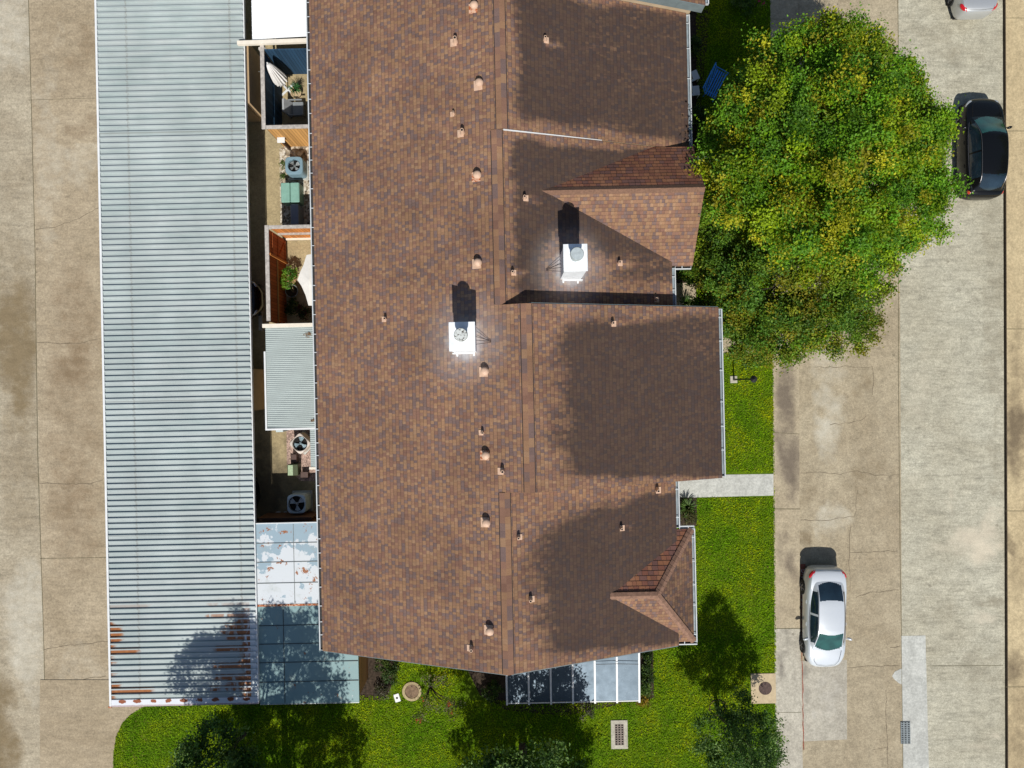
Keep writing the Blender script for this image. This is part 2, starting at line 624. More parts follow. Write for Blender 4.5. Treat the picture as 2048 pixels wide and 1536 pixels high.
def carport_mat():
    n = NT('ribbed_steel_sheet', .42, .45)
    p = n.sep(n.obj())
    x, y = p[0], p[1]
    cell = n.math('FLOOR', n.math('DIVIDE', y, .2412))
    rnd = n.white(n.comb(cell, 4.0, 1.0))
    c = n.mix(n.ramp(n.noise(n.vmul(n.obj(), (.35, 2.0, 1)), 2.0, 4), [(.3, 0.0), (.7, 1.0)]), (.325, .39, .385), (.41, .46, .455))
    c = n.mix(n.math('MULTIPLY', rnd, .25), c, (.46, .48, .48))
    c = n.mix(1.0, c, n.ramp(n.noise(n.vmul(n.obj(), (.5, .25, 1)), 1.3, 4), [(.3, .88), (.7, 1.08)]), 'MULTIPLY')
    c = n.mix(n.math('MULTIPLY', n.ramp(n.noise(n.vmul(n.obj(), (.8, 6, 1)), 2.2, 4, .7), [(.58, 0.0), (.75, 1.0)]), .3), c, (.24, .25, .23))
    for yl in (-6.1, -.4, 5.3, 11.0):
        lap = n.math('LESS_THAN', n.math('ABSOLUTE', n.math('SUBTRACT', y, yl)), .02)
        c = n.mix(n.math('MULTIPLY', lap, .5), c, (.16, .17, .16))
    # screw rows
    for sx in (SCREW_X):
        near = n.math('LESS_THAN', n.math('ABSOLUTE', n.math('SUBTRACT', x, sx)), .045)
        sp = n.math('MULTIPLY', near, n.ramp(n.noise(n.obj(), 30, 2), [(.48, 0.0), (.55, .8)]))
        c = n.mix(sp, c, (.22, .22, .2))
    # rust eating the south end from both eaves
    south = n.ramp(n.math('DIVIDE', n.math('SUBTRACT', RUST_Y, y), 1.1), [(0.0, 0.0), (1.0, 1.0)])
    le = n.math('SUBTRACT', n.math('ADD', CP_X0, n.math('MULTIPLY', n.math('POWER', rnd, 2.5), 1.9)), x)
    le = n.math('ADD', le, n.math('MULTIPLY', n.noise(n.vmul(n.obj(), (1, 3, 1)), 2.2, 4), .75))
    re_ = n.math('SUBTRACT', x, n.math('SUBTRACT', CP_X1, n.math('MULTIPLY', n.math('ADD', rnd, .45), 1.7)))
    re_ = n.math('ADD', re_, n.math('MULTIPLY', n.noise(n.vmul(n.obj(), (1.6, 3, 1)), 1.7, 4), .6))
    keep = n.math('LESS_THAN', x, CP_X1 - .32)
    rl = n.ramp(le, [(.10, 0.0), (.30, 1.0)])
    rr = n.math('MULTIPLY', n.ramp(re_, [(.50, 0.0), (.60, 1.0)]), keep)
    holes = n.ramp(n.noise(n.vmul(n.obj(), (2.4, 1.0, 1)), 2.0, 4), [(.36, 0.0), (.48, 1.0)])
    some = n.math('GREATER_THAN', n.white(n.comb(cell, 9.0, 2.0)), .16)
    rm = n.math('MULTIPLY', n.math('MULTIPLY', n.math('MAXIMUM', n.math('MULTIPLY', rl, some), n.math('MULTIPLY', rr, holes)), south), 1.0)
    pan = n.attr('pan')
    rm = n.math('MULTIPLY', rm, pan)
    rust = n.mix(n.noise(n.obj(), 8, 4), (.15, .035, .012), (.40, .17, .05))
    white = n.math('MULTIPLY', n.math('MULTIPLY', south, n.math('GREATER_THAN', x, CP_X1 - .55)), n.noise(n.vmul(n.obj(), (3, 1, 1)), 2.5, 4))
    c = n.mix(white, c, (.74, .78, .82))
    c = n.mix(rm, c, rust)
    n.col(c)
    n.b.inputs['Metallic'].default_value = .1
    return n.m


CP_H = 2.4
_a, _b = U(190, 0, CP_H), U(220, 1400, CP_H)
_c, _d = U(491, 0, CP_H), U(515, 1400, CP_H)
CP_X0, CP_X1 = (_a.x + _b.x) / 2, (_c.x + _d.x) / 2
CP_Y0 = U(370, 1410, CP_H).y
CP_Y1 = 20.0
SCREW_X = (CP_X0 + 1.3, CP_X0 + 5.7)
RUST_Y = U(370, 1195, CP_H).y
M['carport'] = carport_mat()


def ribbed(name, c, dirt=.15):
    n = NT(name, .45, .45)
    k = n.mix(n.ramp(n.noise(n.vmul(n.obj(), (1, 2.5, 1)), 1.2, 4), [(.3, 0.0), (.7, 1.0)]), tuple(x * (1 - dirt) for x in c), c)
    d = n.ramp(n.noise(n.obj(), 9, 4, .7), [(.62, 0.0), (.72, .5)])
    k = n.mix(n.math('MULTIPLY', d, dirt * 2), k, (.2, .17, .12))
    n.col(k)
    return n.m


M['ribbed_white'] = ribbed('white_ribbed_panel', (.84, .86, .88), .04)
M['ribbed_blue'] = ribbed('pale_ribbed_panel', (.40, .455, .445), .12)


def flatroof(name, base, peel, rustamt, seed):
    n = NT(name, .5, .4)
    p = n.vadd(n.obj(), (seed, seed, 0))
    c = n.mix(n.noise(p, .9, 3), tuple(x * .88 for x in base), base)
    w = n.math('ADD', n.noise(p, 1.5, 5, .62), n.math('ADD', n.math('MULTIPLY', n.sep(n.obj())[1], peel[1]), peel[2]))
    c = n.mix(n.ramp(w, [(peel[0], 0.0), (peel[0] + .03, .85)]), c, (.58, .61, .64))
    r = n.noise(n.vadd(p, (5, 2, 0)), 2.3, 6, .72)
    c = n.mix(n.ramp(r, [(rustamt, 0.0), (rustamt + .03, 1.0)]), c, (.26, .09, .025))
    d = n.noise(n.vadd(p, (9, 4, 0)), 1.4, 4)
    c = n.mix(n.ramp(d, [(.6, 0.0), (.75, .35)]), c, (.3, .32, .26))
    n.col(c)
    return n.m


M['flat_blue'] = flatroof('peeling_blue_white_metal', (.27, .37, .44), (.575, -.085, -.5), .60, 2.0)
M['flat_green'] = flatroof('weathered_green_grey_metal', (.20, .32, .33), (.72, 0, 0), .64, 6.0)


def pane_mat():
    n = NT('dusty_tinted_roof_pane', .40, .5)
    c = n.mix(n.ramp(n.noise(n.obj(), 1.3, 4), [(.3, 0.0), (.7, 1.0)]), (.040, .058, .074), (.075, .10, .12))
    d = n.ramp(n.noise(n.obj(), 18, 3), [(.63, 0.0), (.72, .35)])
    n.col(n.mix(d, c, (.35, .40, .44)))
    n.b.inputs['Specular Tint'].default_value = (.62, .80, 1.0, 1)
    n.set(n.b.inputs['Roughness'], n.ramp(n.noise(n.obj(), 3.0, 4), [(.3, .38), (.7, .46)]))
    return n.m


M['pane'] = pane_mat()

# ------------------------------------------------------------------ ground sheets


def vnoise(x, y, s=1.0, seed=0.0):
    return mnoise.noise(Vector((x * s + seed, y * s - seed, seed * .37)))


def quad_sheet(name, c, z, m, blobs=(), res=.25, label=None, parent=None, kind='structure', skirt=0.0, warp=26, gain=.62):
    """c: four picture corners (clockwise from top-left) that lie at height z"""
    A, B, C_, D = [W(p[0], p[1], z) for p in c]
    nu = max(1, int(((B - A).length + (C_ - D).length) / 2 / res))
    nv = max(1, int(((D - A).length + (C_ - B).length) / 2 / res))
    vs, tone = [], []
    for j in range(nv + 1):
        t = j / nv
        for i in range(nu + 1):
            s = i / nu
            p = A.lerp(B, s).lerp(D.lerp(C_, s), t)
            vs.append(p)
            if blobs:
                px, py = toPx(p)
                px += warp * vnoise(p.x, p.y, .8, 3.1) + .4 * warp * vnoise(p.x, p.y, 2.4, 7.7)
                py += warp * vnoise(p.x, p.y, .8, 9.4) + .4 * warp * vnoise(p.x, p.y, 2.4, 1.7)
                q = 0.0
                for (bx_, by_, rx, ry, amt) in blobs:
                    d = math.hypot((px - bx_) / rx, (py - by_) / ry)
                    if d < 1.4: q += amt * (1 - sm(d, .5, 1.4))
                tone.append(max(-1, min(1, q * gain)))
            else:
                tone.append(0.0)
    fs = []
    w = nu + 1
    for j in range(nv):
        for i in range(nu):
            fs.append((j * w + i, (j + 1) * w + i, (j + 1) * w + i + 1, j * w + i + 1))
    if skirt:
        rim = [i for i in range(w)] + [j * w + nu for j in range(1, nv + 1)] + [nv * w + i for i in range(nu - 1, -1, -1)] + [j * w for j in range(nv - 1, 0, -1)]
        b = len(vs)
        for r in rim:
            vs.append(vs[r] - Vector((0, 0, skirt)))
            tone.append(tone[r])
        k = len(rim)
        for i in range(k):
            j = (i + 1) % k
            fs.append((rim[i], rim[j], b + j, b + i))
    me = bpy.data.meshes.new(name)
    me.from_pydata([tuple(p) for p in vs], [], fs)
    me.materials.append(m)
    at = me.attributes.new('tone', 'FLOAT', 'POINT')
    at.data.foreach_set('value', tone)
    me.update()
    o = bpy.data.objects.new(name, me)
    COL.objects.link(o)
    if parent: o.parent = parent
    if kind: o['kind'] = kind
    return o


def ribbon(mb, pts, z, w, jit=0.0):
    """a thin dark strip along picture points"""
    P = []
    for (x, y), (x2, y2) in zip(pts[:-1], pts[1:]):
        n = max(1, int(math.hypot(x2 - x, y2 - y) / (9 if jit else 60)))
        for i in range(n):
            P.append([x + (x2 - x) * i / n, y + (y2 - y) * i / n])
    P.append(list(pts[-1]))
    if jit:
        for p in P[1:-1]:
            p[0] += R.uniform(-jit, jit); p[1] += R.uniform(-jit, jit)
    P = [W(p[0], p[1], z) for p in P]
    vs, fs = [], []
    for i, p in enumerate(P):
        d = (P[min(i + 1, len(P) - 1)] - P[max(0, i - 1)]).normalized()
        nrm = Vector((-d.y, d.x, 0))
        ww = w * (R.uniform(.45, 1.2) if jit else 1)
        vs += [p + nrm * ww / 2, p - nrm * ww / 2]
    for i in range(len(P) - 1):
        fs.append((2 * i, 2 * i + 1, 2 * i + 3, 2 * i + 2))
    mb.add(vs, fs)


SZ = -.13   # street level
g = MB().add([(-600, -600, -.25), (600, -600, -.25), (600, 600, -.25), (-600, 600, -.25)], [(0, 1, 2, 3)]).build('ground', M['lawn'])
tag(g, kind='structure')

al1 = quad_sheet('alley_pavement', [(-500, -160), (54, -160), (96, 1700), (-500, 1700)], -.02, M['alley2'],
                 [(20, 60, 60, 90, .45), (20, 600, 60, 160, -.35), (30, 720, 50, 130, -.45), (40, 930, 50, 200, -.3), (50, 1260, 50, 160, .55), (5, 1480, 40, 130, -.75), (30, 350, 40, 90, -.2)], gain=.8)
al2 = quad_sheet('alley_lane', [(54, -160), (560, -160), (560, 1700), (96, 1700)], -.018, M['alley'],
                 [(160, 100, 45, 60, -.45), (170, 250, 50, 30, -.45), (160, 320, 45, 60, .35), (95, 320, 30, 250, .3), (150, 640, 60, 130, -.4), (150, 860, 70, 190, -.35), (150, 1060, 70, 110, -.3), (160, 1400, 70, 150, .25), (130, 80, 25, 60, .3)], gain=.8)
jm = MB()
ribbon(jm, [(54, -160), (57, 0), (70, 500), (75, 900), (88, 1300), (95, 1700)], -.014, .028)
for y0, y1 in ((1117, 1115),):
    ribbon(jm, [(80, y0), (220, y1)], -.014, .022)
ribbon(jm, [(57, 200), (192, 196)], -.014, .015)
jm.build('expansion_joint', M['joint'], al2)
cm = MB()
for pts in ([(70, 460), (110, 455), (150, 440), (200, 415)], [(72, 684), (150, 688), (205, 675)], [(78, 966), (180, 968), (206, 960)],
            [(86, 1300), (150, 1290), (215, 1283)], [(92, 1404), (140, 1404), (195, 1412)], [(96, 1460), (130, 1462), (170, 1490), (226, 1506)], [(87, 1368), (150, 1362), (212, 1352)]):
    ribbon(cm, pts, -.0145, .026, 1.6)
cm.build('crack', M['crack'], al2)

lawn = quad_sheet('lawn', [(330, -160), (1545, -160), (1553, 1394), (330, 1394)], 0.0, M['lawn'], res=2.0)
lawn2 = quad_sheet('lawn_south', [(200, 1394), (1553, 1394), (1556, 1760), (200, 1760)], 0.0, M['lawn'], res=2.0)
# the alley swings round the south-west corner of the carport, so the lawn starts on a curve there
apron = MB()
cur = [(300, 1360), (290, 1412), (262, 1428), (243, 1448), (232, 1474), (227, 1505), (226, 1560), (226, 1760)]
poly = [W(p[0], p[1], .004) for p in cur] + [W(80, 1760, .004), W(80, 1360, .004)]
apron.prism([(p.x, p.y) for p in poly], -.1, .006)
ap = apron.build('alley_apron', M['alley'])
ap['kind'] = 'structure'
# the court between carport and house
crt = quad_sheet('court_floor', [(200, -160), (700, -160), (700, 1394), (300, 1394)], .008, M['court'],
                 [(560, 960, 60, 90, -.7), (590, 560, 40, 80, .2), (550, 880, 20, 40, .3), (520, 1010, 40, 60, -.5), (520, 900, 14, 200, -.3)])

lane1 = quad_sheet('street', [(1590, -160), (1796, -160), (1806, 1700), (1600, 1700)], SZ, M['lane1'],
                   [(1660, 760, 45, 130, .45), (1650, 900, 40, 100, .4), (1700, 960, 80, 60, -.35), (1710, 770, 60, 20, -.4), (1652, 829, 7, 7, -.9),
                    (1620, 960, 20, 200, -.4), (1740, 870, 40, 160, -.2), (1650, 1030, 40, 30, .45), (1660, 1050, 50, 50, .2), (1620, 1060, 20, 20, -.5), (1690, 60, 70, 60, .2), (1750, 1250, 40, 120, -.25), (1720, 640, 60, 60, -.3)])
lane2 = quad_sheet('street_far_lane', [(1796, -160), (2010, -160), (2016, 1700), (1806, 1700)], SZ, M['lane2'],
                   [(1835, 900, 30, 320, .22), (1960, 1075, 60, 26, .8), (1940, 1100, 90, 24, .5), (1985, 1040, 30, 25, .6), (1960, 1235, 45, 13, .75), (1912, 1010, 8, 30, .6),
                    (1990, 700, 16, 500, -.35), (1960, 1330, 50, 60, -.35), (1880, 100, 60, 30, -.3), (1930, 115, 60, 24, -.25), (1900, 60, 80, 16, -.3), (1860, 300, 60, 200, .2), (1890, 1220, 60, 30, -.3), (1980, 1210, 30, 14, -.6), (1900, 760, 60, 90, .2), (1975, 1470, 24, 8, .7), (1965, 1500, 24, 8, .6)])
sj = MB()
ribbon(sj, [(1793, -160), (1797, 100), (1797, 760), (1800, 1100), (1803, 1272), (1806, 1536), (1808, 1700)], SZ + .004, .026)
ribbon(sj, [(1854, 1332), (2006, 1331)], SZ + .004, .02)
ribbon(sj, [(1797, 355), (2004, 355)], SZ + .004, .018)
sj.build('expansion_joint', M['joint'], lane1)
cm = MB()
for pts in ([(1602, 946), (1640, 944), (1680, 948), (1715, 943), (1760, 951), (1798, 950)], [(1630, 735), (1700, 733), (1745, 734), (1748, 760), (1745, 790)],
            [(1602, 1040), (1660, 1040), (1710, 1032), (1716, 980)], [(1702, 1052), (1698, 1110), (1700, 1180)], [(1700, 1105), (1795, 1102)], [(1712, 1195), (1740, 1186), (1798, 1180)],
            [(1695, 1335), (1745, 1332), (1800, 1332)], [(1772, 1380), (1774, 1500)], [(1745, 1500), (1776, 1495), (1774, 1560)], [(1660, 850), (1720, 842), (1735, 830)], [(1780, 1295), (1800, 1292)]):
    ribbon(cm, pts, SZ + .004, .024, 1.8)
cm.build('crack', M['crack'], lane1)
pt = quad_sheet('concrete_patch', [(1601, 1322), (1694, 1320), (1694, 1479), (1604, 1483)], SZ + .006, M['walk_new'],
                [(1612, 1390, 10, 70, -.45), (1650, 1400, 30, 60, .3), (1625, 1440, 18, 20, .3)])
pt2 = quad_sheet('grey_patch', [(1803, 1272), (1851, 1271), (1862, 1700), (1809, 1700)], SZ + .006, M['patch'], [(1830, 1330, 18, 30, .4), (1830, 1420, 20, 30, -.35)])
pt3 = MB().prism([tuple(W(x, y, SZ)[:2]) for x, y in ((1803, 1337), (1803, 1369), (1797, 1366), (1787, 1357), (1784, 1352), (1790, 1343))], SZ - .05, SZ + .007).build('small_patch', M['patch'])
pt3['kind'] = 'structure'

sw = quad_sheet('pavement', [(1539, -160), (1595, -160), (1600, 1257), (1549, 1258)], .012, M['walk'],
                [(1572, 760, 22, 70, -.75), (1572, 860, 24, 120, -.7), (1580, 940, 20, 60, -.7), (1592, 985, 9, 24, -.6), (1553, 900, 6, 90, -.4), (1575, 1060, 8, 20, -.55), (1558, 1085, 14, 30, -.5),
                 (1560, 985, 14, 24, .35), (1590, 1150, 12, 60, -.6), (1565, 1180, 18, 40, .4), (1580, 1220, 20, 30, -.45), (1575, 1130, 18, 40, -.5), (1597, 800, 3, 120, .5)], skirt=.2, warp=14, gain=.5)
sw2 = quad_sheet('pavement_new', [(1549, 1258), (1600, 1257), (1609, 1700), (1553, 1700)], .012, M['walk_new'],
                 [(1570, 1300, 16, 70, -.55), (1595, 1380, 8, 50, -.45), (1566, 1360, 14, 50, -.4), (1586, 1330, 6, 60, .3)], skirt=.2, warp=14, gain=.5)
sj = MB()
for y in (1257, 1018, 1425, 865, 38, 180):
    ribbon(sj, [(1540 + y * .008, y), (1594 + y * .006, y + (3 if y == 865 else 0))], .017, .03 if y in (1018, 1257) else .016)
sj.build('expansion_joint', M['joint'], sw)
sw3 = quad_sheet('far_pavement', [(2011, -160), (2500, -160), (2500, 1700), (2017, 1700)], .02, M['walk2'],
                 [(2030, 760, 22, 180, -.65), (2030, 900, 24, 90, -.7), (2035, 1160, 20, 80, -.4), (2018, 1120, 8, 60, -.3), (2030, 1330, 24, 40, -.85), (2022, 1090, 10, 40, -.5), (2036, 1460, 30, 110, -.6), (2030, 440, 12, 40, -.25), (2036, 1020, 12, 20, -.3), (2020, 1410, 12, 20, .3), (2016, 700, 5, 300, .3)], skirt=.02, warp=14, gain=.5)
kf = MB().prism([tuple(W(x, y, .02)[:2]) for x, y in ((2009.4, -160), (2011, -160), (2017, 1700), (2015.4, 1700))], -.2, .016)
kerb2 = kf.build('far_kerb', M['kerb_dark'])
kerb2['kind'] = 'structure'
sj = MB()
for y in (36, 262, 658, 1022, 1374):
    ribbon(sj, [(2011, y), (2200, y)], .025, .022)
sj.build('expansion_joint', M['joint'], sw3)

ew = quad_sheet('entry_walk', [(1270, 952), (1547, 948), (1547, 991), (1270, 998)], .010, M['patch'], [(1450, 972, 60, 8, -.5), (1420, 965, 40, 6, .3), (1380, 980, 30, 20, .2)])
ew['kind'] = 'structure'
ew2 = quad_sheet('entry_walk_north', [(1300, 314), (1545, 310), (1545, 358), (1300, 362)], .010, M['patch'])
ew3 = quad_sheet('porch_slab', [(1290, 566), (1392, 566), (1392, 614), (1290, 614)], .010, M['walk'])
ew4 = quad_sheet('entry_walk_middle', [(1392, 660), (1545, 700), (1545, 706), (1392, 706)], .010, M['walk'])
# planting beds
for nm, pl in (('planting_bed', [(1340, 20), (1420, 20), (1392, 310), (1340, 310)]), ('planting_bed', [(1340, 995), (1394, 995), (1394, 1052), (1340, 1052)]),
               ('planting_bed', [(715, 1290), (812, 1290), (795, 1345), (770, 1400), (715, 1400)]), ('planting_bed', [(930, 1330), (1015, 1330), (1280, 1400), (1130, 1432), (1010, 1420), (960, 1390)]),
               ('planting_bed', [(1270, 1290), (1306, 1290), (1308, 1395), (1270, 1410)]), ('planting_bed', [(1340, 350), (1440, 350), (1420, 566), (1340, 566)])):
    b = MB().prism([tuple(W(x, y, .005)[:2]) for x, y in pl], -.05, .012).build(nm, M['soil'])
    b['kind'] = 'structure'

# red kerb paint and its lettering
rp = quad_sheet('kerb_marking', [(1601, 1128), (1611, 1128), (1613, 1300), (1603, 1300)], SZ + .008, M['red_paint'])
rp2 = MB()
ribbon(rp2, [(1604, 1300), (1605, 1360), (1606.5, 1440), (1607.5, 1500)], SZ + .011, .05, .8)
rp2.build('paint_strip', M['red_paint'], rp)
tc = bpy.data.curves.new('lettering', 'FONT')
tc.body = "NO PARKING"
tc.size = .26
tc.space_character = 1.15
tc.extrude = .001
to = bpy.data.objects.new('lettering_source', tc)
COL.objects.link(to)
bpy.context.view_layer.update()
dg = bpy.context.evaluated_depsgraph_get()
tm = bpy.data.meshes.new_from_object(to.evaluated_get(dg))
bpy.data.objects.remove(to)
tm.materials.clear()
tm.materials.append(M['letter'])
xs = [v.co.x for v in tm.vertices]
to = bpy.data.objects.new('lettering', tm)
COL.objects.link(to)
p_end = W(1610.3, 1138.5, SZ)
to.rotation_euler = (0, 0, math.pi / 2)
to.location = (p_end.x, p_end.y - max(xs), SZ + .013)
to.parent = rp

# ------------------------------------------------------------------ the townhouse
house = thing('townhouse', 'long brown shingled townhouse with staggered ridges, white chimneys and white gutters', 'townhouse', (0, 0, 0), ROT)
SL = .377
HE = 5.6
XE = U(621, 0, HE).x * .5 + U(642, 1300, HE).x * .5


def zL(x): return HE + SL * (x - XE)


def hit(px, py, fz, h0=7.0):
    h = h0
    for _ in range(40):
        p = U(px, py, h)
        h = .5 * h + .5 * fz(p.x)
    return U(px, py, h)


YS = [20.0, 13.94, 8.76, 2.73, -3.72, -10.0]
ridge_px = [None, (1001, 130), (996.5, 430), (1056, 800), (1013, 1170)]
eave_px = [(1411, 8), (1375, 150), (1345, 575), (1441, 790), (1352, 1000)]
RX, RZ, EX = [], [], []
for i in range(5):
    if i == 0:
        RX.append(RX_ := hit(1001, 130, zL).x + 1.0)
        RZ.append(zL(RX_))
    else:
        p = hit(*ridge_px[i], zL)
        RX.append(p.x); RZ.append(zL(p.x))


def zR(i, x): return RZ[i] - SL * (x - RX[i])


for i in range(5):
    EX.append(hit(*eave_px[i], lambda x: zR(i, x), 5.8).x)


def slab(name, A, B, C_, D, m, parent, stain=None, chalk=None, res=.22, th=.10, uaxis=None, org=None):
    """roof slope: A,B on the ridge, C,D on the eave; closed slab th thick"""
    A, B, C_, D = map(Vector, (A, B, C_, D))
    e_ = ((C_ - D).normalized() if uaxis is None else Vector(uaxis).normalized())
    nrm = (B - A).cross(D - A) if (B - A).length > .01 else (C_ - A).cross(D - A)
    nrm.normalize()
    if nrm.z < 0: nrm = -nrm
    dn = e_.cross(nrm)
    if dn.z > 0: dn = -dn
    O_ = Vector(org) if org is not None else A
    nu = max(1, int(max((B - A).length, (C_ - D).length) / res))
    nv = max(1, int(max((D - A).length, (C_ - B).length) / res))
    vs, st, ck, uv = [], [], [], []
    for j in range(nv + 1):
        t = j / nv
        for i in range(nu + 1):
            s = i / nu
            p = A.lerp(B, s).lerp(D.lerp(C_, s), t)
            vs.append(p)
            st.append(stain(p) if stain else 0.0)
            ck.append(chalk(p) if chalk else 0.0)
            uv.append(((p - O_).dot(e_) + 40, (p - O_).dot(dn) + (.005 if org is None else 40.0)))
    w = nu + 1
    fs = [(j * w + i, j * w + i + 1, (j + 1) * w + i + 1, (j + 1) * w + i) for j in range(nv) for i in range(nu)]
    b = len(vs)
    off = Vector((0, 0, -th))
    for p, src in ((A, 0), (B, nu), (C_, nv * w + nu), (D, nv * w)):
        vs.append(p + off); st.append(st[src]); ck.append(0.0); uv.append(uv[src])
    fs.append((b + 3, b + 2, b + 1, b))
    fs.append(tuple(range(nu, -1, -1)) + (b, b + 1))
    fs.append(tuple(nv * w + i for i in range(nu + 1)) + (b + 2, b + 3))
    fs.append(tuple(j * w for j in range(nv + 1)) + (b + 3, b))
    fs.append(tuple(j * w + nu for j in range(nv, -1, -1)) + (b + 1, b + 2))
    me = bpy.data.meshes.new(name)
    me.from_pydata([tuple(p) for p in vs], [], fs)
    me.materials.append(m)
    for an, dat in (('stain', st), ('chalk', ck)):
        at = me.attributes.new(an, 'FLOAT', 'POINT')
        at.data.foreach_set('value', dat)
    ul = me.uv_layers.new(name='UVMap')
    li = np.zeros(len(me.loops), dtype=np.int32)
    me.loops.foreach_get('vertex_index', li)
    ul.data.foreach_set('uv', np.array(uv, dtype=np.float32)[li].ravel())
    bm = bmesh.new(); bm.from_mesh(me)
    bmesh.ops.recalc_face_normals(bm, faces=bm.faces)
    bm.to_mesh(me); bm.free()
    o = bpy.data.objects.new(name, me)
    COL.objects.link(o)
    o.parent = parent
    return o


# vents: (px, py, size, slope, rusty)
BIG = [(947, 16, 'L', 1), (957, 170, 'L', 0), (953, 353, 'L', 1), (954, 527, 'L', 0), (968, 743, 'L', 0), (970, 910, 'L', 1), (971, 1044, 'L', 0), (978, 1259, 'L', 0)]
SMALL = [(911, 84, 'L', 1.3), (907, 228, 'L', .8), (925, 266, 'L', 1.25), (771, 638, 'L', .95), (965, 865, 'L', .9), (1005, 942, 'L', 1.15), (943, 1296, 'L', 1.1),
         (1090, 80, 1, 1.0), (1049, 396, 2, 1.0), (1025, 545, 2, .95), (1238, 526, 2, 1.0), (1311, 599, 2, 1.0), (1225, 647, 3, 1.0), (1037, 1074, 4, .95), (1242, 1056, 4, 1.0), (1314, 980, 4, 1.15), (1061, 1198, 4, 1.05)]
streaks = []
for (px, py, sl, sz) in SMALL:
    if sl != 'L':
        p = hit(px, py, lambda x, s=sl: zR(s, x))
        streaks.append((p.x, p.y))
CH1 = hit(924, 690, zL)
CH2 = hit(1143, 535, lambda x: zR(2, x))
CHT1, CHT2 = 9.5, 9.45


def chalk_fn(p):
    q = 0.0
    for (cx, cy, rx, ry) in ((c1x, c1y, .62, .68), (c2x, c2y, .58, .62)):
        d = math.hypot((p.x - cx) / rx, (p.y - cy) / ry)
        q = max(q, .36 * (1 - sm(d, .8, 1.3)) + .12 * (1 - sm(d, 1.3, 3.0)))
    return q


_p0, _p1 = U(899, 646, CHT1), U(949, 700, CHT1)
c1x, c1y = (_p0.x + _p1.x) / 2, (_p0.y + _p1.y) / 2
_q0, _q1 = U(1128, 490, CHT2), U(1174, 540, CHT2)
c2x, c2y = (_q0.x + _q1.x) / 2, (_q0.y + _q1.y) / 2


def stain_right(i):
    y1, y0 = YS[i], YS[i + 1]
    amt = [.84, .84, .92, 1.08, 1.08][i]

    def f(p):
        d = p.x - RX[i]
        n1 = vnoise(p.x, p.y, .9, i * 3.3) * .5 + vnoise(p.x * .5, p.y * 2.2, 1.3, i) * .35
        a_ = sm(d, .15 + n1 * .3, 1.0 + n1 * .3) if i < 3 else sm(d, .1 + n1 * .5, 2.4 + n1 * .9)
        k_ = 1 - .6 * sm(d, 2.5, 6.5)
        mN, mS = ((.0, .55 * k_) if i != 3 else (.1, 1.25 * k_)), (.0, .8 * k_)
        if i == 4: mN = (.1, 1.9 * k_)
        m1 = sm(y1 - p.y, mN[0] + n1 * .3, mN[1] + n1 * .3)
        m2 = sm(p.y - y0, mS[0] + n1 * .3, mS[1] + n1 * .3)
        v = amt * a_ * m1 * m2
        if i == 2:   # the chimney and the porch keep this slope cleaner further down
            v *= 1 - .75 * sm(d, 2.6, 3.6) * (1 - sm(p.y, 4.2, 5.2))
            v *= 1 - .7 * (1 - sm(math.hypot((p.x - c2x) / 1.2, (p.y - c2y) / 1.5), .7, 1.2))
            v = max(v, .55 * sm(d, 3.6, 4.4) * sm(p.y, 3.3, 4.0) * (1 - sm(p.y, 5.2, 6.0)))
        if i == 1:
            v *= .86 + .14 * (1 - sm(d, 2.0, 4.5)) + n1 * .12
        if i == 3:
            v *= 1 - .42 * sm(d, 3.0, 6.5) * sm(p.y, -.8, 1.6)
        for (sx, sy) in streaks:
            if p.x > sx and abs(p.y - sy + .12) < .3:
                v *= 1 - .85 * (1 - sm(abs(p.y - sy + .05), .04, .2)) * (1 - sm(p.x - sx, .3, .95))
        return v
    return f


def stain_left(p):
    return .16 * max(0, vnoise(p.x, p.y, .35, 4.4)) + .1 * max(0, vnoise(p.x, p.y, 1.3, 2.4))


def off_x(x): return x


